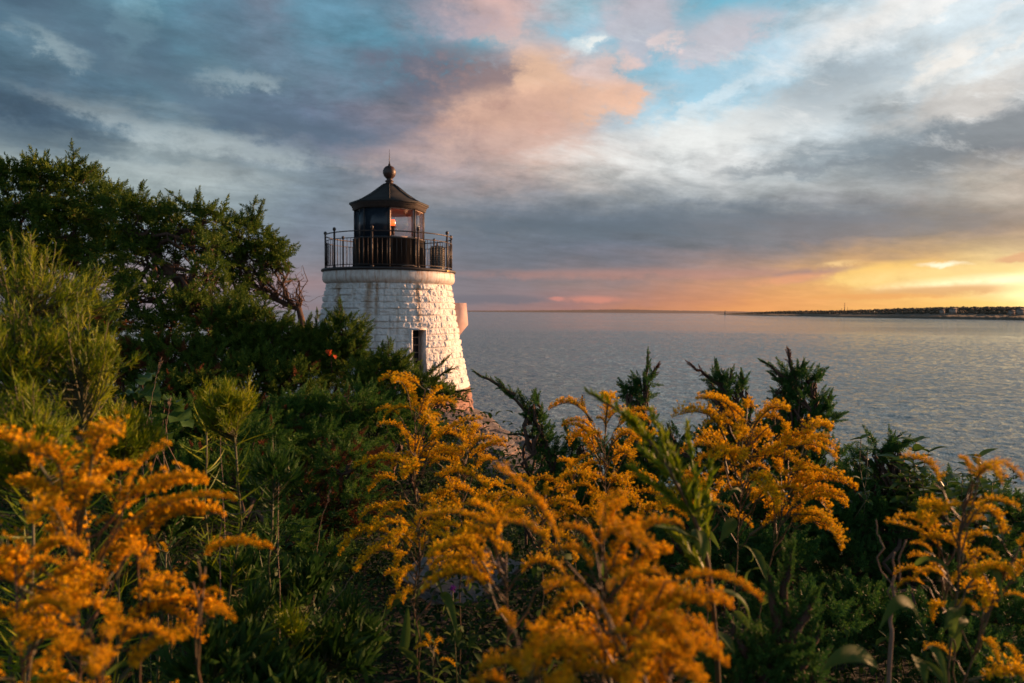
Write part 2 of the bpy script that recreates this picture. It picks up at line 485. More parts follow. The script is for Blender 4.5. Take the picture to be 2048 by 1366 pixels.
def plain_mat(name, c1, c2, scale=5, rough=0.7, metal=0.0, bmp=0.0, spec=0.5, det=5):
    m, N, b, out = new_mat(name)
    tc = N.node('ShaderNodeTexCoord')
    n = N.noise(tc.outputs['Object'], scale, det, 0.6)
    N.set(b.inputs['Base Color'], N.mix(N.mapr(n, 0.3, 0.7), c1, c2))
    b.inputs['Roughness'].default_value = rough; b.inputs['Metallic'].default_value = metal
    b.inputs['Specular IOR Level'].default_value = spec
    if bmp: bump(N, b, n, 1.0, bmp)
    return m


M_CEDAR = leaf_mat('cedar_needles', [(0, (0.022, 0.06, 0.010)), (0.5, (0.065, 0.125, 0.016)), (0.85, (0.17, 0.22, 0.022)), (1, (0.25, 0.17, 0.035))], 0.34, 0.6, 0.2)
M_CEDARB = leaf_mat('low_cedar_needles', [(0, (0.016, 0.06, 0.012)), (0.5, (0.045, 0.125, 0.018)), (0.85, (0.13, 0.22, 0.025)), (1, (0.22, 0.25, 0.03))], 0.34, 0.55, 0.25)
M_JUN = leaf_mat('juniper_needles', [(0, (0.016, 0.065, 0.018)), (0.6, (0.045, 0.13, 0.026)), (1, (0.15, 0.25, 0.03))], 0.34, 0.55, 0.25)
M_DEADN = leaf_mat('brown_needles', [(0, (0.08, 0.028, 0.014)), (1, (0.18, 0.065, 0.025))], 0.15, 0.8, 0.1)
M_FEATH = leaf_mat('feathery_leaf', [(0, (0.035, 0.085, 0.003)), (0.5, (0.13, 0.20, 0.004)), (1, (0.36, 0.36, 0.008))], 0.35, 0.5, 0.3)
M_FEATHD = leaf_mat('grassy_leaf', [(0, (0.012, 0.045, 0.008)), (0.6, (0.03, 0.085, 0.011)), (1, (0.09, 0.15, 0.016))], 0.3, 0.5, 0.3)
M_LEAF = leaf_mat('goldenrod_leaf', [(0, (0.04, 0.085, 0.015)), (0.6, (0.07, 0.12, 0.02)), (1, (0.16, 0.17, 0.02))], 0.45, 0.65, 0.2, 20)
M_BROAD = leaf_mat('shrub_leaf', [(0, (0.025, 0.07, 0.015)), (0.6, (0.05, 0.11, 0.02)), (1, (0.12, 0.15, 0.02))], 0.3, 0.38, 0.5, 20)
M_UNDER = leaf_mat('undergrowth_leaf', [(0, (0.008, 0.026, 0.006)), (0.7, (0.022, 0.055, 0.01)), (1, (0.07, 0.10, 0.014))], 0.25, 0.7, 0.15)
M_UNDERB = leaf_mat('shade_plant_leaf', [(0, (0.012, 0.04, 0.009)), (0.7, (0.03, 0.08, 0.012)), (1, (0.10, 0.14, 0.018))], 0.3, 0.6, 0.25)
M_PETAL = leaf_mat('goldenrod_petal', [(0, (0.12, 0.12, 0.006)), (0.22, (0.38, 0.25, 0.006)), (0.42, (0.90, 0.52, 0.007)), (0.88, (0.97, 0.64, 0.012)), (1, (0.26, 0.30, 0.015))], 0.3, 0.7, 0.1, 30)  # dark olive stops put shading into the heads at random
M_PETAL2 = leaf_mat('near_goldenrod_petal', [(0, (0.10, 0.09, 0.005)), (0.25, (0.34, 0.19, 0.005)), (0.45, (0.88, 0.45, 0.006)), (0.88, (0.97, 0.57, 0.010)), (1, (0.18, 0.18, 0.012))], 0.28, 0.7, 0.1, 30)  # same painted-in shading by dark olive stops
M_STEM = plain_mat('green_stem', (0.035, 0.05, 0.012), (0.07, 0.055, 0.02), 20, 0.6)
M_RSTEM = plain_mat('reddish_stem', (0.085, 0.03, 0.012), (0.05, 0.045, 0.012), 20, 0.6)
M_BARK = plain_mat('cedar_bark', (0.035, 0.02, 0.014), (0.10, 0.052, 0.03), 14, 0.9, bmp=0.02)
M_TWIG = plain_mat('pale_twig', (0.13, 0.09, 0.065), (0.2, 0.15, 0.11), 30, 0.8)
M_RED = leaf_mat('red_leaf', [(0, (0.5, 0.03, 0.01)), (1, (0.7, 0.14, 0.02))], 0.4)
M_PURP = leaf_mat('purple_petal', [(0, (0.2, 0.03, 0.3)), (1, (0.35, 0.06, 0.45))], 0.3)
M_BLACK = plain_mat('black_paint', (0.012, 0.011, 0.012), (0.026, 0.019, 0.017), 6, 0.6, bmp=0.003)
M_RAIL = plain_mat('black_rail_paint', (0.012, 0.011, 0.011), (0.045, 0.025, 0.018), 9, 0.55)
M_ROOF = plain_mat('black_roof_metal', (0.010, 0.011, 0.011), (0.022, 0.021, 0.019), 3, 0.72, bmp=0.004)


def granite_mat(name='granite', c1=(0.21, 0.19, 0.18), c2=(0.09, 0.075, 0.07)):
    m, N, b, out = new_mat(name)
    g = N.node('ShaderNodeNewGeometry')
    p = g.outputs['Position']
    n = N.noise(p, 1.2, 8, 0.65); n2 = N.noise(p, 11.0, 6, 0.7)
    mp = N.node('ShaderNodeMapping'); N.set(mp.inputs[0], p); mp.inputs['Rotation'].default_value = (0.3, 0.5, 0.4); mp.inputs['Scale'].default_value = (1, 1, 6)
    n3 = N.noise(mp.outputs[0], 1.8, 6, 0.6)
    c = N.mix(N.mapr(n, 0.35, 0.65), c1, c2)
    c = N.mix(N.mapr(n2, 0.5, 0.7, 0, 0.6), c, (0.09, 0.085, 0.08))
    c = N.mix(N.mapr(n3, 0.52, 0.6, 0, 0.6), c, (0.36, 0.2, 0.13))
    N.set(b.inputs['Base Color'], c); b.inputs['Roughness'].default_value = 0.85
    bump(N, b, N.math('ADD', N.math('MULTIPLY', n2, 0.5), n3), 1.0, 0.06)
    return m


M_ROCK = granite_mat()


def ground_mat():
    m, N, b, out = new_mat('soil_and_ledge')
    g = N.node('ShaderNodeNewGeometry'); p = g.outputs['Position']
    sx = N.node('ShaderNodeSeparateXYZ'); N.set(sx.inputs[0], p)
    n = N.noise(p, 0.9, 6, 0.6); n2 = N.noise(p, 14.0, 6, 0.7); n3 = N.noise(p, 3.5, 8, 0.65)
    rock = N.mix(N.mapr(n3, 0.35, 0.65), (0.21, 0.19, 0.18), (0.10, 0.08, 0.075))
    rock = N.mix(N.mapr(n2, 0.5, 0.7, 0, 0.5), rock, (0.24, 0.15, 0.10))
    soil = N.mix(N.mapr(n2, 0.3, 0.7), (0.008, 0.007, 0.004), (0.014, 0.014, 0.006))
    at = N.node('ShaderNodeAttribute', attribute_name='ledge')
    f = N.mapr(N.math('ADD', at.outputs['Fac'], N.math('MULTIPLY', N.math('SUBTRACT', n, 0.5), 0.5)), 0.42, 0.58)
    N.set(b.inputs['Base Color'], N.mix(f, soil, rock)); b.inputs['Roughness'].default_value = 0.9
    bump(N, b, N.math('ADD', n3, N.math('MULTIPLY', n2, 0.4)), 1.0, 0.08)
    return m


def water_mat():
    m, N, b, out = new_mat('sea_water')
    g = N.node('ShaderNodeNewGeometry'); p = g.outputs['Position']
    mp = N.node('ShaderNodeMapping'); N.set(mp.inputs[0], p); mp.inputs['Rotation'].default_value = (0, 0, 0.35); mp.inputs['Scale'].default_value = (0.55, 1.0, 1)
    q = mp.outputs[0]
    h = N.math('MULTIPLY', N.noise(q, 0.33, 3, 0.5, 0.3), 0.35)
    h = N.math('ADD', h, N.math('MULTIPLY', N.noise(q, 1.3, 4, 0.6, 0.4), 0.34))
    h = N.math('ADD', h, N.math('MULTIPLY', N.noise(q, 4.6, 3, 0.6, 0.2), 0.15))
    big = N.noise(N.vmath('MULTIPLY', p, (0.004, 0.02, 1.0)), 1.0, 4, 0.6)
    b.inputs['Base Color'].default_value = (0.15, 0.225, 0.25, 1)
    N.set(b.inputs['Roughness'], N.mapr(big, 0.35, 0.65, 0.05, 0.11))
    b.inputs['IOR'].default_value = 1.5
    b.inputs['Specular IOR Level'].default_value = 0.6
    bump(N, b, h, 1.0, 1.0)
    return m


# ------------------------------------------------------------------ terrain and sea
def edge_x(y):
    return np.interp(y, [-10, 4, 7, 10, 14, 19, 22, 24.5, 40], [9, 7.5, 5.0, 1.2, 0.35, -0.75, -1.7, -5, -30])


def terr(x, y):
    x = np.asarray(x, float); y = np.asarray(y, float)
    base = np.interp(y, [-10, 0, 3, 8, 14, 20, 40], [6.6, 6.45, 6.25, 5.6, 5.25, 4.95, 3.0])
    base = base + 0.06 * np.clip(-x - 4, 0, 12)
    d = x - edge_x(y)
    s = np.clip(d / 5.0, 0, 1)
    s2 = np.clip((d + 2.5) / 2.5, 0, 1)
    base = base - 9.5 * s * s * (3 - 2 * s) - 0.12 * s2
    base = base - 8 * np.clip((y - 24 - np.clip(-x, 0, 30) * 0.15) / 8, 0, 1)
    return base


def build_ground():
    xs = np.concatenate([np.arange(-60, -8, 1.0), np.arange(-8, 8, 0.11), np.arange(8, 24, 1.0)])
    ys = np.concatenate([np.arange(-16, 1, 1.0), np.arange(1, 26, 0.11), np.arange(26, 46, 1.0)])
    X, Y = np.meshgrid(xs, ys)
    Z = terr(X, Y)
    pts = np.stack([X, Y, Z * 0], -1)
    d = X - edge_x(Y)
    led = np.clip((d + 1.7) / 1.2, 0, 1)
    led = np.maximum(led, np.exp(-(((X + 1.6) / 2.4) ** 2 + ((Y - 17.8) / 2.4) ** 2)) * 1.2)
    st = fbm(np.stack([X * 0.8 + Y * 0.3, Y * 0.35 - X * .2, X * 0], -1), 5, 3)
    ridg = np.abs(st - 0.48) * 2.2
    Z = Z + led * (0.5 * (ridg - 0.12) + 0.16 * np.floor(fbm(pts * 0.9, 4, 9) * 7) / 2 - 0.2) + (1 - led) * 0.12 * (fbm(pts * 2.0, 3, 5) - 0.5)
    nx, ny = len(xs), len(ys)
    V = np.stack([X, Y, Z], -1).reshape(-1, 3)
    i = (np.arange(ny - 1)[:, None] * nx + np.arange(nx - 1)[None]).ravel()
    me = mesh(V, [np.stack([i, i + 1, i + nx + 1, i + nx], -1)], 'ground', True)
    a = me.attributes.new('ledge', 'FLOAT', 'POINT'); a.data.foreach_set('value', led.ravel().astype(np.float32))
    tag(obj('ground', me, ground_mat()), kind='structure')


build_ground()


def build_sea():
    # near water: real waves, finer towards the shore; beyond 330 m one flat sheet with a bump
    r = [14.0]
    while r[-1] < 330: r.append(r[-1] * 1.0042)
    r = np.array(r); az = np.radians(np.arange(-50, 62, 0.125)); R, A = np.meshgrid(r, az, indexing='ij')
    X, Y = R * np.sin(A), R * np.cos(A)
    c, s_ = math.cos(0.35), math.sin(0.35); U = (X * c + Y * s_) * 0.6; V_ = -X * s_ + Y * c
    H = 0
    for sc_w, am, k in ((0.12, 0.15, 1), (0.45, 0.12, 2), (1.1, 0.18, 3), (2.8, 0.12, 4)):
        q = vnoise(np.stack([U * sc_w, V_ * sc_w, X * 0 + k * 3.3], -1), 50 + k)
        q2 = vnoise(np.stack([U * sc_w * 1.3 + 9, V_ * sc_w * 1.3, X * 0 + k * 5.1], -1), 60 + k)
        H = H + am * ((1 - np.abs(q * 2 - 1)) * 0.6 + q2 * 0.4 - 0.5)
    H = H * np.clip((330 - R) / 60, 0, 1)
    n0, n1 = R.shape
    i = (np.arange(n0 - 1)[:, None] * n1 + np.arange(n1 - 1)[None]).ravel()
    m = water_mat()
    tag(obj('sea', mesh(np.stack([X, Y, H], -1).reshape(-1, 3), [np.stack([i, i + n1, i + n1 + 1, i + 1], -1)], 'sea', True), m), kind='structure')
    tag(obj('outer_sea', MB().lathe([(q, -0.06 if q < 340 else -0.02) for q in (0.0, 20, 60, 200, 330, 1000, 5000, 25000, 50000)], 64), m), kind='structure')


build_sea()

# ------------------------------------------------------------------ lighthouse
LC = P(779, 545, 19.6)[:2]
TURN = math.atan2(-LC[0], LC[1])      # the door side faces the path


def stone_mat(name, painted):
    m, N, b, out = new_mat(name)
    tc = N.node('ShaderNodeTexCoord'); p = tc.outputs['Object']
    sp = N.node('ShaderNodeSeparateXYZ'); N.set(sp.inputs[0], p)
    n = N.noise(p, 9.0, 6, 0.65); n2 = N.noise(p, 50.0, 4, 0.6)
    th = N.math('ARCTAN2', sp.outputs[0], N.math('MULTIPLY', sp.outputs[1], -1.0))
    st = N.noise(N.comb(N.math('MULTIPLY', th, 14.0), N.math('MULTIPLY', sp.outputs[2], 0.55), 0.0), 1.0, 5, 0.6)
    if painted:
        c = N.mix(N.mapr(n, 0.35, 0.7), (0.76, 0.74, 0.72), (0.60, 0.58, 0.56))
        topw = N.mapr(sp.outputs[2], -1.6, 1.1, 0.15, 0.85)
        # long brown run-off marks below the gallery
        marks = None
        for t0, wd in ((-0.30, 0.09), (0.42, 0.07), (-0.18, 0.04), (-0.85, 0.10)):
            g = N.mapr(N.math('ABSOLUTE', N.math('SUBTRACT', N.math('ADD', th, N.math('MULTIPLY', N.math('SUBTRACT', n, 0.5), 0.05)), t0)), 0.0, wd, 1.0, 0.0, True)
            marks = g if marks is None else N.math('MAXIMUM', marks, g)
        marks = N.math('MULTIPLY', marks, N.mapr(sp.outputs[2], -1.3, 0.5, 0.0, 0.95))
        s = N.math('MULTIPLY', N.mapr(st, 0.52, 0.70, 0, 1, True), topw)
        c = N.mix(N.mapr(N.noise(p, 2.2, 6, 0.7), 0.48, 0.66, 0, 0.35), c, (0.40, 0.37, 0.31))
        c = N.mix(N.math('MULTIPLY', N.math('MAXIMUM', marks, s), N.mapr(n, 0.3, 0.6, 0.6, 1.0)), c, (0.30, 0.18, 0.085))
        b.inputs['Roughness'].default_value = 0.6
    else:
        c = N.mix(N.mapr(n, 0.35, 0.65), (0.36, 0.20, 0.14), (0.22, 0.13, 0.10))
        b.inputs['Roughness'].default_value = 0.9
    N.set(b.inputs['Base Color'], c)
    bump(N, b, N.math('ADD', N.math('MULTIPLY', n2, 0.25), n), 1.0, 0.03)
    return m


M_WHITE = stone_mat('white_painted_stone', True)
M_BASE = stone_mat('bare_granite', False)


def tower_r(z):
    return np.interp(z, [-3.3, -2.9, -2.16, -1.43, -0.27, 0.72], [2.46, 2.38, 2.24, 2.08, 1.88, 1.72])


WIN_T, WIN_Z0, WIN_Z1 = rad(22.0), -1.75, -0.52


def tower_part(z0, z1, nz, seed, hole=None, slot=None):
    nt = 1080
    th = np.arange(nt) * 2 * math.pi / nt - math.pi
    zz = np.linspace(z0, z1, nz)
    TH, Z = np.meshgrid(th, zz)
    R = tower_r(Z)
    ch = 0.172
    c = np.floor((0.72 - Z) / ch + 40).astype(int); fv = ((0.72 - Z) / ch) % 1.0
    def h1(a, k): return ((np.sin(a * 12.9898 + k * 78.233) * 43758.5453) % 1.0)
    nb = 22 + np.floor(h1(c, 1) * 5)                      # blocks round a course
    u = (TH + math.pi) / (2 * math.pi) * nb + h1(c, 2)
    u = u + 0.28 * np.sin(2 * math.pi * u + 6.28 * h1(c, 3)) / (2 * math.pi) * 2.0
    bi = np.floor(u); fu = u - bi
    bid = c * 131.0 + (bi % nb)
    w = 2 * math.pi * R / nb
    e = np.minimum(np.minimum(fu, 1 - fu) * w, np.minimum(fv, 1 - fv) * ch)
    pts = np.stack([R * np.sin(TH), -R * np.cos(TH), Z], -1)
    e = e + 0.006 * (vnoise(pts * 30, seed) - 0.5)
    em = np.clip(e / 0.035, 0, 1); em = em * (2 - em)
    bulge = 0.02 + 0.045 * h1(bid, 4)
    tilt = (fu - .5) * (h1(bid, 5) - .5) * 0.10 + (fv - .5) * (h1(bid, 6) - .5) * 0.07
    q = pts * 8.0 + (h1(bid, 7) * 37)[..., None]
    facet = np.abs(fbm(q, 3, seed) - 0.44) * 0.16
    ndl = fbm(pts * 22, 3, seed + 4) * 0.03
    D = em * (bulge + tilt - facet * 0.75 + ndl * 0.7)
    def jamb(t0, hw, za, zb, m):
        a = np.abs(TH - t0) * R
        return (a < hw + m) & (Z > za - m) & (Z < zb + m)
    keep = np.ones((nz - 1, nt), bool)
    if hole:
        t0, hw, za, zb = hole
        D = np.where(jamb(t0, hw, za, zb, 0.07), 0.035, D)
        cT = TH[:-1] + math.pi / nt; cZ = (Z[:-1] + Z[1:]) / 2
        keep &= ~((np.abs(cT - t0) * R[:-1] < hw) & (cZ > za) & (cZ < zb))
    if slot:
        t0, hw, za, zb = slot
        D = np.where(jamb(t0, hw, za, zb, 0.0), -0.3, D)
    RR = R + D
    V = np.stack([RR * np.sin(TH), -RR * np.cos(TH), Z], -1).reshape(-1, 3)
    i = np.arange(nz - 1)[:, None] * nt; j = np.arange(nt)[None]; j2 = (j + 1) % nt
    q4 = np.stack([i + j, i + j2, i + nt + j2, i + nt + j], -1)[keep].reshape(-1, 4)
    return MB().add(V, q4)


def rotz(a):
    c, s = math.cos(a), math.sin(a)
    return np.array([[c, -s, 0], [s, c, 0], [0, 0, 1.0]])


def pol(r, t, z):          # t = 0 faces the camera, positive to the right
    return np.array([r * math.sin(t), -r * math.cos(t), z])


def build_lighthouse():
    L = thing('lighthouse', 'white stone lighthouse tower with black lantern room and gallery railing', 'lighthouse', (LC[0], LC[1], 8.0))
    L.rotation_euler[2] = TURN
    obj('tower_wall', tower_part(-2.2, 0.735, 330, 3, hole=(WIN_T, 0.185, WIN_Z0, WIN_Z1)), M_WHITE, L)
    obj('stone_base', tower_part(-3.6, -2.205, 130, 11, slot=(rad(70), 0.06, -2.9, -2.42)), M_BASE, L)
    # window in a deep reveal
    rw = float(tower_r(-1.1)); R = rotz(WIN_T)
    mb = MB(); hw = 0.185; z0, z1 = WIN_Z0, WIN_Z1; dp = 0.42
    yo = -(rw + 0.11); yi = yo + dp + 0.12
    mb.box(-hw - 0.04, -hw, yo + 0.10, yi, z0, z1, R); mb.box(hw, hw + 0.04, yo + 0.10, yi, z0, z1, R)
    mb.box(-hw - 0.04, hw + 0.04, yo + 0.10, yi, z1, z1 + 0.04, R); mb.box(-hw - 0.04, hw + 0.04, yo - 0.05, yi, z0 - 0.05, z0, R)
    w = obj('window', mb, M_WHITE, L); w['label'] = 'narrow window set deep in the white stone wall'
    g = MB(); g.box(-hw, hw, yi - 0.02, yi, z0, z1, R); obj('pane', g, M_DARKGLASS, w)
    f = MB()
    for s in (-1, 1): f.box(s * hw - 0.018, s * hw + 0.018, yi - 0.06, yi - 0.021, z0, z1, R)
    f.box(-0.012, 0.012, yi - 0.05, yi - 0.021, z0, z1, R)
    for k in range(1, 6): f.box(-hw, hw, yi - 0.055, yi - 0.021, z0 + k * (z1 - z0) / 6 - 0.01, z0 + k * (z1 - z0) / 6 + 0.01, R)
    obj('frame', f, M_FRAME, w)
    # rounded concrete cornice
    pr = [(1.70, 0.70), (1.775, 0.73), (1.83, 0.77), (1.858, 0.83), (1.862, 0.90), (1.85, 0.98), (1.845, 1.045), (1.2, 1.045)]
    obj('cornice', MB().lathe(pr, 96), M_CORN, L, True)
    # gallery deck
    pr = [(1.2, 1.047), (1.84, 1.047), (1.885, 1.06), (1.895, 1.10), (1.875, 1.125), (0.5, 1.125)]
    obj('gallery_deck', MB().lathe(pr, 96), M_BLACK, L)
    # railing
    rail = obj('railing', MB().tube([pol(1.78, a, 2.06) for a in np.linspace(-math.pi, math.pi, 73)], 0.016, 8, False)
               .tube([pol(1.78, a, 1.885) for a in np.linspace(-math.pi, math.pi, 73)], 0.011, 6, False)
               .tube([pol(1.78, a, 1.19) for a in np.linspace(-math.pi, math.pi, 73)], 0.012, 6, False), M_RAIL, L, True)
    pm = MB().tube([(0, 0, 1.12), (0, 0, 2.06)], 0.026, 8)
    pm.lathe([(0, 2.06), (0.022, 2.062), (0.02, 2.09), (0.036, 2.11), (0.046, 2.14), (0.044, 2.165), (0.028, 2.19), (0.0, 2.2)], 10)
    pm.lathe([(0, 1.124), (0.05, 1.126), (0.05, 1.15), (0.03, 1.17)], 10)
    pmesh = None
    posts = [-92, -54.5, -14.6, 24.8, 62, 96, 131, 169, -130]
    for a in posts:
        o = obj('post', pm if pmesh is None else pmesh, M_RAIL, rail, False); pmesh = o.data
        o.location = pol(1.78, rad(a), 0)
    bm = None
    bmb = MB().tube([(0, 0, 1.19), (0, 0, 1.885)], 0.0085, 6)
    n = 90
    for k in range(n):
        a = -180 + 360 * (k + 0.5) / n
        if min(abs((a - p + 180) % 360 - 180) for p in posts) < 1.2: continue
        o = obj('baluster', bmb if bm is None else bm, M_RAIL, rail); bm = o.data
        o.location = pol(1.78, rad(a), 0)
    # lantern room
    ln = obj('lantern_wall', MB().lathe([(0.93, 1.12), (1.0, 1.124), (1.0, 1.97), (1.03, 1.975), (1.03, 2.0), (0.93, 2.0), (0.93, 1.12)], 8), M_BLACK, L)
    pan = MB()
    for k in range(8):        # raised edge boards on the wall panels
        a, b_ = pol(1.0, rad(45 * k), 0), pol(1.0, rad(45 * (k + 1)), 0)
        pan.tube([a + (0, 0, 1.125), a + (0, 0, 1.972)], 0.022, 6)
    obj('wall_trim', pan, M_BLACK, ln)
    obj('eave', MB().lathe([(0.93, 2.80), (0.99, 2.80), (0.99, 2.79), (1.03, 2.80), (1.03, 2.85), (1.05, 2.87), (1.05, 2.90), (1.09, 2.93), (1.09, 2.962), (0.3, 2.962)], 8), M_EAVE, L)
    obj('roof', MB().lathe([(1.115, 2.955), (1.125, 2.975), (1.115, 3.0), (0.80, 3.12), (0.5, 3.31), (0.21, 3.53), (0.20, 3.56), (0.0, 3.56)], 8), M_ROOF, L)
    rb = MB()
    for k in range(8): rb.tube([pol(1.115, rad(45 * k), 3.0), pol(0.80, rad(45 * k), 3.122), pol(0.5, rad(45 * k), 3.312), pol(0.2, rad(45 * k), 3.545)], 0.016, 6)
    obj('roof_rib', rb, M_ROOF, L)
    obj('ventilator_ball', MB().lathe([(0.20, 3.56), (0.18, 3.575), (0.11, 3.60), (0.095, 3.63), (0.125, 3.65), (0.125, 3.665), (0.085, 3.69), (0.08, 3.72), (0.11, 3.75), (0.155, 3.80),
                                       (0.182, 3.87), (0.185, 3.93), (0.165, 4.0), (0.12, 4.06), (0.06, 4.09), (0.035, 4.10), (0.03, 4.15), (0.0, 4.16)], 24), M_BALL, L, True)
    obj('spire', MB().tube([(0, 0, 4.14), (0, 0, 4.3), (0, 0, 4.56)], [0.016, 0.010, 0.004], 6), M_RAIL, L)
    zb, zt = 2.0, 2.80
    for k in range(8): obj('lantern_mullion', MB().tube([pol(0.97, rad(45 * k), zb), pol(0.97, rad(45 * k), zt)], 0.024, 6), M_BLACK, L)
    for k in range(8):
        a, b_ = pol(0.955, rad(45 * k), 0), pol(0.955, rad(45 * (k + 1)), 0)
        mid = rad(45 * k + 22.5); Rm = rotz(mid); ap = 0.955 * math.cos(rad(22.5)); hw = 0.955 * math.sin(rad(22.5)) - 0.02
        pane = MB().box(-hw, hw, -ap - 0.004, -ap + 0.004, zb, zt, Rm)
        blank = k in (5, 6, 7, 4)
        o = obj('lantern_pane', pane, M_BLANK if blank else M_GLASS, L)
        if blank: o['label'] = 'dark blanked lantern pane'
        fm = MB()
        for s in (-1, 1): fm.box(s * hw - 0.02, s * hw + 0.012, -ap - 0.012, -ap + 0.012, zb, zt, Rm)
        fm.box(-hw, hw, -ap - 0.012, -ap + 0.012, zb, zb + 0.03, Rm); fm.box(-hw, hw, -ap - 0.012, -ap + 0.012, zt - 0.03, zt, Rm)
        obj('pane_frame', fm, M_BLANK if blank else M_FRAME, o)
    obj('lantern_floor', MB().lathe([(0, 1.99), (0.93, 1.99)], 8), M_FRAME, L)
    obj('inner_header', MB().lathe([(0.90, 2.765), (0.90, 2.79), (0.0, 2.79)], 8), M_HEAD, L)
    bc = obj('beacon', MB().lathe([(0, 1.99), (0.12, 1.99), (0.12, 2.05), (0.05, 2.07), (0.05, 2.28), (0.11, 2.30), (0.11, 2.33)], 16), M_BLACK, L)
    bc.location = (0.09, -0.55, 0)
    obj('lens', MB().lathe([(0, 2.33), (0.05, 2.33), (0.062, 2.36), (0.062, 2.46), (0.05, 2.50), (0.0, 2.51)], 16), M_LAMP, bc, True)
    # white hood on the far right of the wall, turned-away shade painted in pink
    t0 = rad(101); R = rotz(t0); y0 = -1.80
    hd = MB()
    prof = [(-1.82, 0.22), (-2.24, 0.22), (-2.30, -0.42), (-2.05, -0.72), (-1.85, -0.80)]
    n = len(prof)
    V = [(-0.2, y, z) for y, z in prof] + [(0.2, y, z) for y, z in prof]
    V = np.array(V) @ R.T
    hd.add(V, np.array([[0, 1, 2], [0, 2, 3], [0, 3, 4], [5, 7, 6], [5, 8, 7], [5, 9, 8]]), np.array([[i, i + 5, (i + 1) % n + 5, (i + 1) % n] for i in range(n)]))
    o = obj('window_hood', hd, plain_mat('pink_shaded_white', (0.56, 0.40, 0.37), (0.46, 0.32, 0.29), 6, 0.7, bmp=0.01), L)
    # cable over the deck edge
    cb = [pol(1.80, rad(a), z) for a, z in ((10, 1.14), (12, 1.17), (16, 1.175), (20, 1.165), (24, 1.15))]
    obj('cable', MB().tube(cb, 0.012, 6), M_TWIG, L, True)
    # small brassy block added as the sun glint on the deck edge
    obj('deck_edge_glint', MB().box(-0.09, 0.09, -1.91, -1.84, 1.06, 1.10, rotz(rad(56))), M_GLINT, L)
    # fog signal, stands on the deck
    fl = pol(1.36, rad(83) , 0) @ rotz(TURN).T
    fs = thing('fog_signal', 'dark ribbed fog signal drum standing on the gallery deck right of the lantern', 'fog signal', (LC[0] + fl[0], LC[1] + fl[1], 9.125))
    pr = [(0, 0), (0.215, 0.0), (0.215, 0.06)]
    for k in range(9):
        z = 0.06 + k * 0.062
        pr += [(0.20, z), (0.205, z + 0.012), (0.205, z + 0.042), (0.19, z + 0.05), (0.19, z + 0.06)]
    pr += [(0.20, 0.62), (0.19, 0.66), (0.15, 0.70), (0.08, 0.725), (0.0, 0.73)]
    obj('drum', MB().lathe(pr, 28), M_FOG, fs)
    obj('cap_knob', MB().lathe([(0, 0.73), (0.03, 0.73), (0.03, 0.78), (0.015, 0.80), (0, 0.80)], 10), M_BLACK, fs)
    cg = MB()
    for a in range(0, 360, 60): cg.tube([pol(0.225, rad(a), 0.0), pol(0.225, rad(a), 0.64), pol(0.16, rad(a), 0.715)], 0.010, 5)
    obj('cage_bar', cg, M_BLACK, fs)


def glass_mat():
    m, N, b, out = new_mat('lantern_glass')
    N.n.remove(b)
    tr = N.node('ShaderNodeBsdfTransparent'); tr.inputs[0].default_value = (0.98, 0.93, 0.92, 1)
    gl = N.node('ShaderNodeBsdfGlossy'); gl.inputs[1].default_value = 0.03
    lw = N.node('ShaderNodeLayerWeight'); fr = N.math('ADD', 0.10, N.math('MULTIPLY', N.math('POWER', lw.outputs['Facing'], 4.0), 0.5))
    mx = N.node('ShaderNodeMixShader'); N.l.new(fr, mx.inputs[0]); N.l.new(tr.outputs[0], mx.inputs[1]); N.l.new(gl.outputs[0], mx.inputs[2])
    N.l.new(mx.outputs[0], out.inputs[0])
    return m


def emit_mat(name, c, s):
    m, N, b, out = new_mat(name)
    b.inputs['Base Color'].default_value = c + (1,); b.inputs['Emission Color'].default_value = c + (1,); b.inputs['Emission Strength'].default_value = s
    return m


def cornice_mat():
    m, N, b, out = new_mat('stained_white_concrete')
    tc = N.node('ShaderNodeTexCoord'); p = tc.outputs['Object']
    sp = N.node('ShaderNodeSeparateXYZ'); N.set(sp.inputs[0], p)
    th = N.math('ARCTAN2', sp.outputs[0], N.math('MULTIPLY', sp.outputs[1], -1.0))
    n = N.noise(p, 8.0, 5, 0.6)
    st = N.noise(N.comb(N.math('MULTIPLY', th, 22.0), N.math('MULTIPLY', sp.outputs[2], 1.2), 0.0), 1.0, 6, 0.7)
    c = N.mix(N.mapr(n, 0.35, 0.7), (0.66, 0.62, 0.58), (0.50, 0.46, 0.42))
    c = N.mix(N.math('MULTIPLY', N.mapr(st, 0.48, 0.62, 0, 0.85, True), N.mapr(n, 0.3, 0.6, 0.5, 1.0)), c, (0.34, 0.17, 0.08))
    N.set(b.inputs['Base Color'], c); b.inputs['Roughness'].default_value = 0.55
    bump(N, b, n, 1.0, 0.01)
    return m


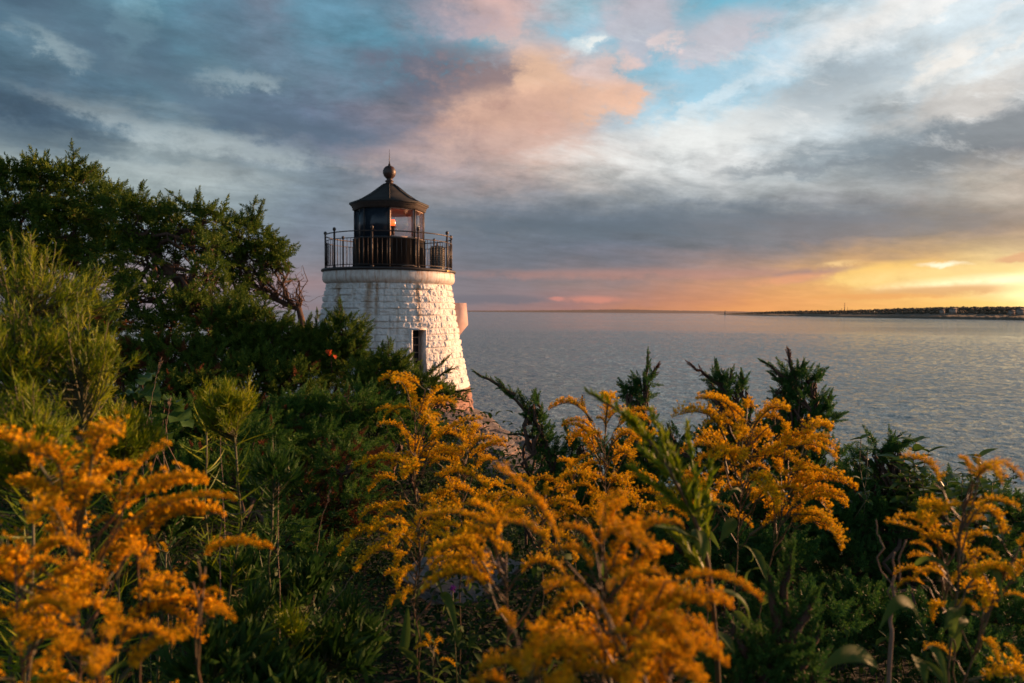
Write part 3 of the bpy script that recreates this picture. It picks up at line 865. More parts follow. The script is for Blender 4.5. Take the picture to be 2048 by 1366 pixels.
M_GLASS = glass_mat()
M_CORN = cornice_mat()
M_DARKGLASS = plain_mat('dark_window_glass', (0.03, 0.032, 0.034), (0.06, 0.055, 0.055), 3, 0.12, spec=0.8)
M_FRAME = plain_mat('weathered_frame', (0.55, 0.42, 0.36), (0.38, 0.25, 0.2), 12, 0.6)
M_EAVE = plain_mat('rusty_black_eave', (0.018, 0.013, 0.011), (0.045, 0.027, 0.019), 9, 0.65)
M_HEAD = plain_mat('pink_lit_header', (0.55, 0.32, 0.27), (0.45, 0.25, 0.2), 6, 0.7)  # pinkish light on the lantern ceiling, painted into its colour
M_BLANK = plain_mat('blanked_pane', (0.012, 0.020, 0.030), (0.022, 0.030, 0.040), 2, 0.22, spec=0.35)
M_BALL = plain_mat('rusty_ball', (0.018, 0.014, 0.013), (0.07, 0.028, 0.018), 9, 0.5)
M_FOG = plain_mat('grey_drum', (0.07, 0.07, 0.065), (0.15, 0.14, 0.12), 8, 0.45, 0.3)
M_GLINT = plain_mat('glint_brass', (0.6, 0.35, 0.1), (0.7, 0.45, 0.15), 8, 0.3, 0.8)
M_LAMP = emit_mat('red_beacon_light', (1.0, 0.09, 0.012), 1.7)
build_lighthouse()


# ------------------------------------------------------------------ far shores, their haze painted into the land colours
def build_far():
    # headland across the bay: shoreline from pixels to distances
    px = np.array([1432, 1480, 1540, 1600, 1690, 1800, 1900, 2000, 2060, 2200, 2500, 3000.0])
    by = np.array([629.6, 630.6, 631.8, 632.6, 634.6, 636.6, 638.4, 640, 641, 643, 647, 654.0])
    ty = np.array([628.6, 626.0, 622.6, 621.2, 620.8, 617.0, 615.2, 615.8, 616.0, 616, 617, 620.0])
    def D(x, y):
        v = M3 @ np.array([(x - 1024) / F, -(y - 683) / F, -1.0]); return 8.0 / -v[2] * v
    n = 500; s = np.linspace(0, 1, n)
    X = np.interp(s, np.linspace(0, 1, len(px)), px)
    B = np.array([D(a, np.interp(a, px, by)) for a in X])
    top = np.array([np.interp(a, px, ty) for a in X]); bot = np.array([np.interp(a, px, by) for a in X])
    dist = np.linalg.norm(B[:, :2], axis=1)
    dirn = B[:, :2] / dist[:, None]
    nt = 24; rows = []
    tt = np.linspace(0, 1, nt)
    prof = np.interp(tt, [0, 0.03, 0.25, 0.45, 1], [-0.02, 0.16, 0.42, 0.60, 0.35])
    H = (bot - top) / F * dist
    for k in range(nt):
        dd = dist + tt[k] * 420
        z = H * prof[k] * (1 + 0.3 * tt[k]) + (0.0 if k == 0 else 1) * (fbm(np.stack([X * 0.12, X * 0 + k * 1.7, X * 0], -1), 3, 2) - 0.5) * H * 0.12
        rows.append(np.stack([dirn[:, 0] * dd, dirn[:, 1] * dd, z if k else z * 0 - 0.5], -1))
    V = np.array(rows).reshape(-1, 3)
    i = (np.arange(nt - 1)[:, None] * n + np.arange(n - 1)[None]).ravel()
    m = plain_mat('headland_heath', (0.06, 0.048, 0.03), (0.10, 0.075, 0.042), 0.03, 0.95)
    tag(obj('headland', mesh(V, [np.stack([i, i + 1, i + n + 1, i + n], -1)], 'headland', True), m), kind='structure')
    # woodland canopy on it, its brown lightened in place of haze
    rg = np.random.default_rng(5)
    ico = []
    ph = (1 + 5 ** .5) / 2
    iv = np.array([[-1, ph, 0], [1, ph, 0], [-1, -ph, 0], [1, -ph, 0], [0, -1, ph], [0, 1, ph], [0, -1, -ph], [0, 1, -ph], [ph, 0, -1], [ph, 0, 1], [-ph, 0, -1], [-ph, 0, 1]]) / 1.9
    fi = np.array([[0, 11, 5], [0, 5, 1], [0, 1, 7], [0, 7, 10], [0, 10, 11], [1, 5, 9], [5, 11, 4], [11, 10, 2], [10, 7, 6], [7, 1, 8], [3, 9, 4], [3, 4, 2], [3, 2, 6], [3, 6, 8], [3, 8, 9], [4, 9, 5], [2, 4, 11], [6, 2, 10], [8, 6, 7], [9, 8, 1]])
    q = 6500
    si = rg.random(q) ** 1.0 * (n - 2); k = si.astype(int)
    ti = np.clip(rg.random(q) * 0.75 + 0.22, 0, 0.95)
    hh = H[k] * np.interp(ti, tt, prof) * (1 + 0.3 * ti)
    dd = dist[k] + ti * 420 + rg.normal(size=q) * 5
    sz = H[k] * (0.07 + 0.10 * rg.random(q) ** 2)
    z = hh + sz * 0.5 + H[k] * 0.12 * (ti > 0.3)
    T = np.stack([dirn[k, 0] * dd, dirn[k, 1] * dd, z], -1)
    R = rots(rg.normal(size=(q, 3)), rg)
    mb = MB(); mb.many(iv, fi, R, T, np.stack([sz * 1.3, sz * 1.3, sz], -1))
    tag(obj('far_woodland', mb, plain_mat('hazed_wood_leaves', (0.085, 0.062, 0.04), (0.13, 0.09, 0.05), 0.05, 0.95)), kind='stuff')
    # low land further off, haze put into its purplish colour
    n2 = 260; X2 = np.linspace(930, 1640, n2)
    tp = np.interp(X2, [930, 1060, 1150, 1200, 1240, 1300, 1420, 1500, 1640], [621.3, 620.9, 619.9, 619.3, 618.8, 620.0, 622.0, 623.2, 625])
    DD = 4600.0; W = []
    for k, f_ in enumerate((0, 0.3, 1.0, 1.4)):
        for a, t_ in zip(X2, tp):
            v = M3 @ np.array([(a - 1024) / F, 0, -1.0]); v = v / np.hypot(v[0], v[1])
            e0 = M3 @ np.array([(a - 1024) / F, -(t_ - 683) / F, -1.0]); el = e0[2] / np.hypot(e0[0], e0[1])
            d_ = DD + 300 * k
            zt = 8 + el * (DD + 600) + 1.6 * (vnoise(np.array([[a * 0.21, k, 0.0]]), 4)[0] - 0.4)
            W.append([v[0] * d_, v[1] * d_, -1 if f_ == 0 else max(-1, zt * f_ if f_ <= 1 else zt * 0.6)])
    W = np.array(W); i = (np.arange(3)[:, None] * n2 + np.arange(n2 - 1)[None]).ravel()
    tag(obj('far_land', mesh(W, [np.stack([i, i + 1, i + n2 + 1, i + n2], -1)], 'far_land'), plain_mat('hazed_far_land', (0.07, 0.05, 0.055), (0.09, 0.06, 0.062), 0.004, 1.0)), kind='structure')
    wm = plain_mat('far_white_paint', (0.34, 0.28, 0.23), (0.28, 0.23, 0.19), 1, 0.8)
    rm = plain_mat('far_grey_roof', (0.14, 0.12, 0.11), (0.2, 0.17, 0.15), 1, 0.9)
    def house(a, y, w, dw, label):
        k = int(np.argmin(np.abs(X - a))); d_ = dist[k] + 45
        v = M3 @ np.array([(a - 1024) / F, -(y - 683) / F, -1.0]); s_ = d_ / np.hypot(v[0], v[1]); p = EYE + v * s_
        t = thing('shore_house', label, 'house', p, 'houses on the far shore')
        h = w * 0.32
        wb = MB().box(-w / 2, w / 2, 0, dw, -4, h); wl = obj('wall', wb, wm, t)
        r = MB(); V = np.array([[-w / 2 - .5, -.5, h + .02], [w / 2 + .5, -.5, h + .02], [w / 2 + .5, dw + .5, h + .02], [-w / 2 - .5, dw + .5, h + .02], [-w / 2 - .5, dw / 2, h + w * .2], [w / 2 + .5, dw / 2, h + w * .2]])
        r.add(V, np.array([[0, 1, 5, 4], [2, 3, 4, 5], [0, 3, 2, 1]]), np.array([[0, 4, 3], [1, 2, 5]]))
        obj('roof', r, rm, t)
        wn = MB()
        for q_ in range(3): wn.box(-w * .35 + q_ * w * .3, -w * .2 + q_ * w * .3, -0.15, -0.02, h * .35, h * .75)
        obj('window', wn, M_DARKGLASS, t)
    house(1886, 623.2, 6, 4, 'small pale house at the left of the far shore group')
    house(1908, 622.0, 9, 5, 'wide white house right of the small pale one on the far shore')
    house(2026, 624.6, 6, 5, 'small white house near the right end of the far shore')
    house(2043, 623.0, 8, 5, 'larger white house at the right edge of the far shore')
    def mast(a, y0, y1, label, w):
        k = int(np.argmin(np.abs(X - a))); d_ = dist[k] + 150
        v = M3 @ np.array([(a - 1024) / F, -(y0 - 683) / F, -1.0]); s_ = d_ / np.hypot(v[0], v[1]); p = EYE + v * s_
        hgt = (y0 - y1) / F * d_
        t = thing('radio_mast', label, 'mast', p, 'radio masts on the headland')
        mb_ = MB().tube([(0, 0, -3), (0, 0, hgt)], [w, w * .4], 5)
        obj('pole', mb_, M_EAVE, t)
        cr = MB()
        for q_ in (0.45, 0.7, 0.95): cr.box(-w * 2.2, w * 2.2, -.15, .15, hgt * q_, hgt * q_ + .25)
        obj('crossarm', cr, M_EAVE, t)
    mast(1689, 622, 607.5, 'tall thin radio mast standing on the headland', 0.9)
    mast(1695, 622, 615, 'short mast right of the tall one on the headland', 0.5)
    mast(1683, 622, 616.5, 'short mast left of the tall one on the headland', 0.5)
    v = P(1450, 628, 1960.0)
    t = thing('distant_lighthouse', 'tiny distant lighthouse on the low tip of the headland', 'lighthouse', (v[0], v[1], 1.0))
    obj('tower', MB().lathe([(2.0, 0), (1.7, 9.5), (0, 9.5)], 8), rm, t); obj('lantern', MB().lathe([(1.2, 9.5), (1.2, 11), (0, 12.4)], 8), M_BLACK, t)


build_far()


# ------------------------------------------------------------------ plant templates
def unit(v):
    v = np.asarray(v, float); return v / (np.linalg.norm(v) + 1e-9)


def diamond(a, b, w, n):
    """thin leaf from a to b, width w, side direction n -> 4 verts"""
    m = a + (b - a) * 0.4
    return [a, m - n * w, b, m + n * w]


def sprig(rg, nside, w=0.1, sub=0):
    """flat scale-leaved spray of unit length along +z"""
    V = []
    def add(a, d, l, ww):
        n = unit(np.cross(d, rg.normal(size=3) * 0.5 + np.array([0, 1.0, 0])))
        V.extend(diamond(a, a + d * l, ww, n))
    add(np.zeros(3), np.array([0, 0, 1.0]), 1.0, w * 0.55)
    for k in range(nside):
        t = 0.12 + 0.8 * k / nside
        s = 1 if k % 2 else -1
        d = unit([s * 0.75, rg.normal() * 0.28, 1.0])
        l = 0.48 * (1 - t * 0.55) * (0.8 + 0.4 * rg.random())
        a = np.array([0, 0, t]); add(a, d, l, w * 0.6)
        for j in range(sub):
            tt = 0.3 + 0.4 * j / max(1, sub - 1) if sub > 1 else 0.45
            d2 = unit(d + np.array([(-s if j % 2 else s) * 0.7, rg.normal() * 0.3, 0.2]))
            add(a + d * l * tt, d2, l * 0.5, w * 0.45)
    V = np.array(V); F_ = np.arange(len(V)).reshape(-1, 4)
    return V, F_


def shoot(seed, n=34, nside=4, sub=0, w=0.1, fat=0.34, sl=0.36):
    """leafy shoot of unit length along +z made of sprigs round an axis"""
    rg = np.random.default_rng(seed); mb = MB()
    bend = rg.normal(size=2) * 0.12
    for k in range(n):
        t = (k + rg.random()) / n
        az = k * 2.4 + rg.normal() * 0.3
        out = 0.9 - 0.5 * t
        d = unit([math.cos(az) * out, math.sin(az) * out, 0.55 + 0.8 * t])
        l = sl * (1.05 - 0.72 * t) * (0.75 + 0.5 * rg.random())
        sv, sf = sprig(rg, nside, w, sub)
        R = rots(np.array([d]), rg)[0]
        c = np.array([bend[0] * t * t, bend[1] * t * t, t * 0.85])
        mb.add(sv @ R.T * l + c, sf)
    V, F_ = mb.arrays(); return V, F_[1]


SH_FAR = [shoot(100 + k, 26, 4, 0, 0.16) for k in range(4)]
SH_MID = [shoot(200 + k, 32, 5, 0, 0.13) for k in range(4)]
SH_NEAR = [shoot(300 + k, 34, 6, 1, 0.12, sl=0.30) for k in range(4)]


def branch_pts(a, b, rg, wob=0.12, n=9, sag=0.0):
    a = np.asarray(a, float); b = np.asarray(b, float)
    t = np.linspace(0, 1, n)[:, None]; L = np.linalg.norm(b - a)
    p = a + (b - a) * t
    q = rg.normal(size=(n, 3)); q = (q + np.roll(q, 1, 0)) * 0.5
    p = p + q * wob * L * np.sin(t * math.pi) ** 0.7 * 0.5
    p[:, 2] -= sag * L * np.sin(t[:, 0] * math.pi)
    return p


def conifer(name, label, cat, base, clumps, shoots, seed, dens=1.0, mat=None, slen=(0.22, 0.38), lean=(0.15, 0, 0.35), trunk_r=0.07, tips=(), group=None, trunk_path=None,
            twigs=60, bark=None, deadfrac=0.0, parts=('trunk', 'crown')):
    """clumps: (point, rx, ry, rz); tips: (base point, tip point) leading shoots that stand out of the crown"""
    rg = np.random.default_rng(seed); mat = mat or M_CEDAR; bark = bark or M_BARK
    base = np.asarray(base, float)
    T = thing(name, label, cat, base, group)
    wood = MB(); fol = MB(); dead = MB()
    tp = np.array(trunk_path) if trunk_path is not None else branch_pts(base - (0, 0, 0.3), np.mean([c[0] for c in clumps], 0), rg, 0.2, 12)
    wood.tube(tp - base, np.linspace(trunk_r, trunk_r * 0.35, len(tp)), 7)
    lean = np.array(lean)
    allp, alld, alls, alldead = [], [], [], []
    for (c, rx, ry, rz) in clumps:
        c = np.asarray(c, float); r = np.array([rx, ry, rz])
        k0 = rg.integers(len(tp) // 3, len(tp)); a = tp[k0]
        bp = branch_pts(a, c, rg, 0.22, 10)
        wood.tube(bp - base, np.linspace(trunk_r * 0.42, 0.012, 10), 5)
        area = rx * ry + ry * rz + rx * rz
        nt = max(8, int(dens * 27 * area / (slen[1] ** 2)))
        D = rg.normal(size=(nt, 3)); D[:, 2] += 0.25; D /= np.linalg.norm(D, axis=1)[:, None]
        lump = 0.72 + 0.5 * fbm(D * 2.2 + seed + c, 3, seed)
        pos = c + D * r * (lump * rg.uniform(0.12, 1.0, nt) ** 0.5)[:, None]
        dd = D + lean + rg.normal(size=(nt, 3)) * 0.35
        allp.append(pos); alld.append(dd); alls.append(rg.uniform(slen[0], slen[1], nt))
        alldead.append(rg.random(nt) < deadfrac * (1.4 if True else 1))
        for j in range(int(twigs * 0.12) + 2):
            q = pos[rg.integers(nt)]
            wood.tube(branch_pts(bp[rg.integers(5, 9)], q, rg, 0.25, 6) - base, np.linspace(0.012, 0.004, 6), 4, False)
    for tip in tips:
        a, b = np.asarray(tip[0], float), np.asarray(tip[1], float)
        wd = tip[2] if len(tip) > 2 else 0.35
        pts = branch_pts(a, b, rg, 0.10, 8)
        wood.tube(pts - base, np.linspace(0.016, 0.004, 8), 5, False)
        L = np.linalg.norm(b - a); n = max(6, int(L / (slen[0] * 0.22)))
        for k in range(n):
            t = (k + rg.random()) / n
            p = pts[min(7, int(t * 7.99))] * 1.0
            fx = t * 7 - int(t * 7); i0 = min(6, int(t * 7)); p = pts[i0] * (1 - fx) + pts[i0 + 1] * fx
            ax = unit(b - a); d = unit(ax + rg.normal(size=3) * (0.75 * (1.1 - t)))
            allp.append(p[None]); alld.append(d[None]); alls.append(np.array([slen[1] * (1.0 - 0.45 * t) * wd / 0.35 * rg.uniform(0.6, 1.0)])); alldead.append(np.array([len(tip) > 3 and t > 0.35]))
    pos = np.concatenate(allp); dd = np.concatenate(alld); ss = np.concatenate(alls); de = np.concatenate(alldead)
    which = rg.integers(0, len(shoots), len(pos)); R = rots(dd, rg)
    for k, (sv, sf) in enumerate(shoots):
        for flag, dst in ((False, fol), (True, dead)):
            m = (which == k) & (de == flag)
            if m.any():
                W = ss[m][:, None] * np.array([[1.0, 1.0, 1.0]])
                dst.many(sv, sf, R[m], pos[m] - base, W)
    # sprig templates are scaled in world axes: uniform scale only
    obj(parts[0], wood, bark, T, True)
    obj(parts[1], fol, mat, T)
    if dead.n: obj('dead_foliage', dead, M_DEADN, T)
    return T


def leaf_tpl(w=0.16, droop=0.3, fold=0.18, curl=0.0, n=7, twist=0.0, wave=0.0):
    """leaf of unit length along +x"""
    t = np.linspace(0, 1, n)
    half = w * np.sin(np.clip(t * 0.97 + 0.03, 0, 1) ** 0.75 * math.pi) ** 0.9 + 0.004
    ang = droop * t * 1.6 + curl * t ** 2 * 3.0
    dx = np.diff(t, prepend=0)
    x = np.cumsum(np.cos(ang) * dx); z = -np.cumsum(np.sin(ang) * dx)
    V = []
    for k in range(n):
        nrm = np.array([math.sin(ang[k]), 0, math.cos(ang[k])]); c = np.array([x[k], 0, z[k]])
        tw = twist * t[k]; wv = wave * math.sin(k * 2.1) * half[k]
        side = np.array([0, math.cos(tw), 0]) + nrm * math.sin(tw)
        up = nrm * fold * half[k] * 2
        V += [c - side * half[k] + up + nrm * wv, c, c + side * half[k] + up - nrm * wv]
    V = np.array(V); F_ = []
    for k in range(n - 1):
        a = k * 3; F_ += [[a, a + 1, a + 4, a + 3], [a + 1, a + 2, a + 5, a + 4]]
    return V, np.array(F_)


# ---- goldenrod flower sprays: arching branch, tufts of small heads on its upper side
def flower_head(rg):
    V = []; n = 6
    for k in range(n):
        a = k * 2 * math.pi / n + rg.random() * 0.5; e = rg.uniform(0.25, 1.1)
        d = np.array([math.cos(a) * math.cos(e), math.sin(a) * math.cos(e), math.sin(e)])
        s = unit(np.cross(d, [0, 0, 1.0]))
        V += [d * 0.15, d * 0.65 - s * 0.22, d * 1.0, d * 0.65 + s * 0.22]
    V = np.array(V); F_ = np.arange(len(V)).reshape(-1, 4)
    b = len(V)                                           # small green-gold cup
    cup = [[0, 0, -0.5]] + [[math.cos(a) * 0.3, math.sin(a) * 0.3, 0.25] for a in (0, 1.57, 3.14, 4.71)]
    V = np.vstack([V, cup]); F3 = np.array([[b, b + 1, b + 2], [b, b + 2, b + 3], [b, b + 3, b + 4], [b, b + 4, b + 1]])
    return V, F_, F3


def spray_mesh(seed, n_nodes=25, dens=1.0, green=0.0):
    rg = np.random.default_rng(seed); heads = [flower_head(rg) for _ in range(4)]
    mb = MB(); st = MB()
    t = np.linspace(0, 1, 12)
    arch = rg.uniform(0.14, 0.24); sw = rg.normal() * 0.06
    ax = np.stack([t * (1 - 0.06 * t), sw * t * t, arch * np.sin(t * math.pi * 0.98)], -1)
    st.tube(ax, np.linspace(0.014, 0.005, 12), 5, False)
    for k in range(n_nodes):
        tt = 0.14 + 0.86 * (k + 0.5) / n_nodes
        c = np.array([np.interp(tt, t, ax[:, j]) for j in range(3)])
        Lb = (0.105 * (1.0 - 0.45 * tt) + 0.03) * rg.uniform(0.6, 1.35) * (1 + 0.35 * math.sin(k * 1.9 + seed))
        for sgn in (-1, 0, 1):
            if rg.random() > 0.93: continue
            dirn = unit([0.30 + rg.normal() * 0.15, sgn * 0.85 + rg.normal() * 0.2, 0.9 + rg.normal() * 0.2])
            tipp = c + dirn * Lb; tipp[2] += 0.0
            st.tube(np.array([c, (c + tipp) / 2 + [0, 0, 0.008], tipp]), 0.003, 3, False)
            nh = max(3, int(5.5 * dens * (1.1 - 0.35 * tt)))
            for j in range(nh):
                f = (j + 1) / nh
                p = c + (tipp - c) * f + rg.normal(size=3) * 0.011
                hv, hq, ht = heads[rg.integers(4)]
                R = rots(np.array([[rg.normal() * .5, rg.normal() * .5, 1.0]]), rg)[0]
                mb.add(hv @ R.T * rg.uniform(0.019, 0.035) + p, hq, ht)
    for j in range(7):
        hv, hq, ht = heads[rg.integers(4)]
        mb.add(hv * 0.02 + ax[-1] + rg.normal(size=3) * 0.012, hq, ht)
    V, F_ = mb.arrays(); me = mesh(V, F_, 'flower_head'); me.materials.append(M_PETAL)
    V2, F2 = st.arrays(); ms = mesh(V2, F2, 'spray_stalk'); ms.materials.append(M_STEM)
    return me, ms


SPRAYS = [spray_mesh(40 + k) for k in range(6)]
SPRAYS2 = []
for me_, ms_ in SPRAYS:
    m2_ = me_.copy(); m2_.materials.clear(); m2_.materials.append(M_PETAL2); SPRAYS2.append((m2_, ms_))
LEAVES = []
for k, kw in enumerate((dict(w=0.10, droop=0.5), dict(w=0.09, droop=0.9, curl=0.3, twist=0.5), dict(w=0.11, droop=0.25, wave=0.2), dict(w=0.10, droop=0.7, curl=0.6, twist=-0.6), dict(w=0.12, droop=-0.15, curl=0.5))):
    v, f = leaf_tpl(n=10, **kw); me = mesh(v, [f], 'leaf', True); me.materials.append(M_LEAF); LEAVES.append(me)


def inst(name, me, parent, M):
    o = bpy.data.objects.new(name, me); COL.objects.link(o); o.parent = parent; o.matrix_local = M
    return o


def frame_x(d, up=(0, 0, 1), roll=0.0):
    R = rots_x(np.array([unit(d)]), up)[0]
    c, s = math.cos(roll), math.sin(roll)
    return Matrix((R @ np.array([[1, 0, 0], [0, c, -s], [0, s, c]])).tolist())


def arch_leaf(T, b, a, e, w, arch=0.3):
    """one long curled leaf from a to e, bowed upwards"""
    L = np.linalg.norm(e - a); n = 14; t = np.linspace(0, 1, n)
    m = (a + e) / 2 + np.array([0, 0, L * arch * 2])
    c = (1 - t)[:, None] ** 2 * a + 2 * (t * (1 - t))[:, None] * m + t[:, None] ** 2 * e - b
    T_ = np.gradient(c, axis=0); T_ /= np.linalg.norm(T_, axis=1)[:, None]
    S = np.cross(T_, [0.25, -0.6, 0.75]); S /= np.linalg.norm(S, axis=1)[:, None]; U = np.cross(S, T_)
    h = (w * np.sin(np.clip(t * .97 + .03, 0, 1) ** 0.8 * math.pi) + 0.0006)[:, None]
    V = np.stack([c - S * h + U * h * .35, c, c + S * h + U * h * .35], 1).reshape(-1, 3)
    i = np.arange(n - 1)[:, None] * 3
    return obj('leaf', MB().add(V, np.concatenate([i + np.array([[0, 1, 4, 3]]), i + np.array([[1, 2, 5, 4]])])), M_LEAF, T, True)


def goldenrod(label, top, pan=0.5, slen=0.2, ns=22, nl=12, seed=1, lean=(0, 0), bias=None, leaf=0.13, extra=(), stalkr=0.0034, stem_mat=None, base=None, group='goldenrods in bloom', sk=1.0, leaves=()):
    """top: (px, py, distance) of the apex; pan: height of the flower head in metres; bias: azimuth (deg, 0 = to the right) the sprays prefer"""
    rg = np.random.default_rng(seed)
    tp = P(*top) - np.array([0, 0, slen * 0.42])
    bx, by = (tp[0] - lean[0], tp[1] - lean[1]) if base is None else base
    b = np.array([bx, by, float(terr(bx, by)) - 0.03])
    T = thing('goldenrod', label, 'goldenrod', b, group)
    n = 16; t = np.linspace(0, 1, n)[:, None]
    mid = np.array([b[0] * 0.75 + tp[0] * 0.25, b[1] * 0.75 + tp[1] * 0.25, b[2] * 0.45 + tp[2] * 0.55])
    path = (1 - t) ** 2 * b + 2 * t * (1 - t) * mid + t ** 2 * tp
    path = path + rg.normal(size=(n, 3)) * 0.004
    obj('stem', MB().tube(path - b, np.linspace(stalkr, stalkr * 0.4, n), 6), stem_mat or M_RSTEM, T, True)
    H = np.linalg.norm(tp - b); t0 = max(0.15, 1 - pan / H)
    def at(s): return np.array([np.interp(s, t[:, 0], path[:, j]) for j in range(3)])
    ns = max(3, int(ns * 0.92)); stk = MB()
    for k in range(ns):
        f = (k + 0.5 * rg.random()) / ns
        s = t0 + (1 - t0) * f ** 0.9
        az = k * 2.4 + rg.normal() * 0.35
        if bias is not None and rg.random() < 0.62: az = rad(bias) + rg.normal() * 0.7
        pitch = rad(-4 + 30 * f + rg.normal() * 13)
        L = slen * (1.05 - 0.30 * f) * rg.uniform(0.45, 1.2)
        d = np.array([math.cos(az) * math.cos(pitch), math.sin(az) * math.cos(pitch), math.sin(pitch)])
        me, ms = (SPRAYS2 if top[2] < 1.15 else SPRAYS)[rg.integers(6)]
        st_ = at(s) - b; q_ = slen * rg.uniform(0.15, 0.75) * (1.0 - 0.35 * f)
        og = st_ + np.array([math.cos(az) * 0.55, math.sin(az) * 0.55, 0.85]) * q_
        if f > 0.93: og = st_
        else: stk.tube(np.array([st_, st_ + (og - st_) * 0.55 + np.array([math.cos(az), math.sin(az), -0.3]) * q_ * 0.08, og, og + d * 0.02]), [0.0022, 0.0018, 0.0014, 0.001], 4, False)
        M = Matrix.Translation(Vector(og)) @ (frame_x(d, roll=rg.normal() * 0.2).to_4x4()) @ Matrix.Diagonal((L, L * sk * 1.2, L * sk * 1.15, 1))
        o = inst('flower_spray', me, T, M); inst('spray_stalk', ms, o, Matrix.Identity(4))
    if stk.n: obj('side_stalk', stk, stem_mat or M_RSTEM, T, True)
    for (a, e, w_, ar) in leaves: arch_leaf(T, b, P(*a), P(*e), w_, ar)
    for (a, d, L) in extra:                      # single long plumes: from pixel a towards pixel d
        pa, pd = P(*a), P(*d); v = pd - pa
        me, ms = (SPRAYS2 if top[2] < 1.15 else SPRAYS)[rg.integers(6)]; Lx = np.linalg.norm(v)
        j = int(np.argmin(np.linalg.norm(path - pa + np.array([0, 0, 0.12]), axis=1)))
        obj('side_stalk', MB().tube(branch_pts(path[j] - b, pa - b, rg, 0.08, 6), 0.0016, 5, False), stem_mat or M_RSTEM, T, True)
        M = Matrix.Translation(Vector(pa - b)) @ (frame_x(v, roll=rg.normal() * 0.2).to_4x4()) @ Matrix.Diagonal((Lx, L, L, 1))
        o = inst('flower_spray', me, T, M); inst('spray_stalk', ms, o, Matrix.Identity(4))
    for k in range(nl):
        s = t0 * (0.12 + 0.9 * (k + rg.random()) / nl)
        az = k * 2.4 + rg.normal() * 0.3
        pitch = rad(rg.uniform(5, 45))
        d = np.array([math.cos(az) * math.cos(pitch), math.sin(az) * math.cos(pitch), math.sin(pitch)])
        L = leaf * rg.uniform(0.65, 1.2) * (1.1 - 0.4 * s)
        M = Matrix.Translation(Vector(at(s) - b)) @ (frame_x(d, roll=rg.normal() * 0.4).to_4x4()) @ Matrix.Scale(L, 4)
        inst('leaf', LEAVES[rg.integers(len(LEAVES))], T, M)
    return T


# ---- feathery plants with thread-like leaves
def strip_leaves(mb, pos, D, L, W, rg, bend=0.25, nseg=3):
    n = len(pos); D = D / np.linalg.norm(D, axis=1)[:, None]
    S = np.cross(D, rg.normal(size=(n, 3))); S /= np.linalg.norm(S, axis=1)[:, None]
    B = np.cross(S, D) * (rg.normal(size=(n, 1)) * bend) + np.array([0, 0, bend * 0.5])
    V = []
    for k in range(nseg + 1):
        t = k / nseg; c = pos + (D * t + B * t * t) * L[:, None]
        w = (W * (1 - t ** 2) * (0.6 + 0.8 * t if t < .5 else 1.0))[:, None] + 0.0002
        V += [c - S * w, c + S * w]
    V = np.stack(V, 1).reshape(-1, 3); m = 2 * (nseg + 1)
    f = np.array([[2 * k, 2 * k + 1, 2 * k + 3, 2 * k + 2] for k in range(nseg)])
    mb.add(V, (f[None] + (np.arange(n) * m)[:, None, None]).reshape(-1, 4))


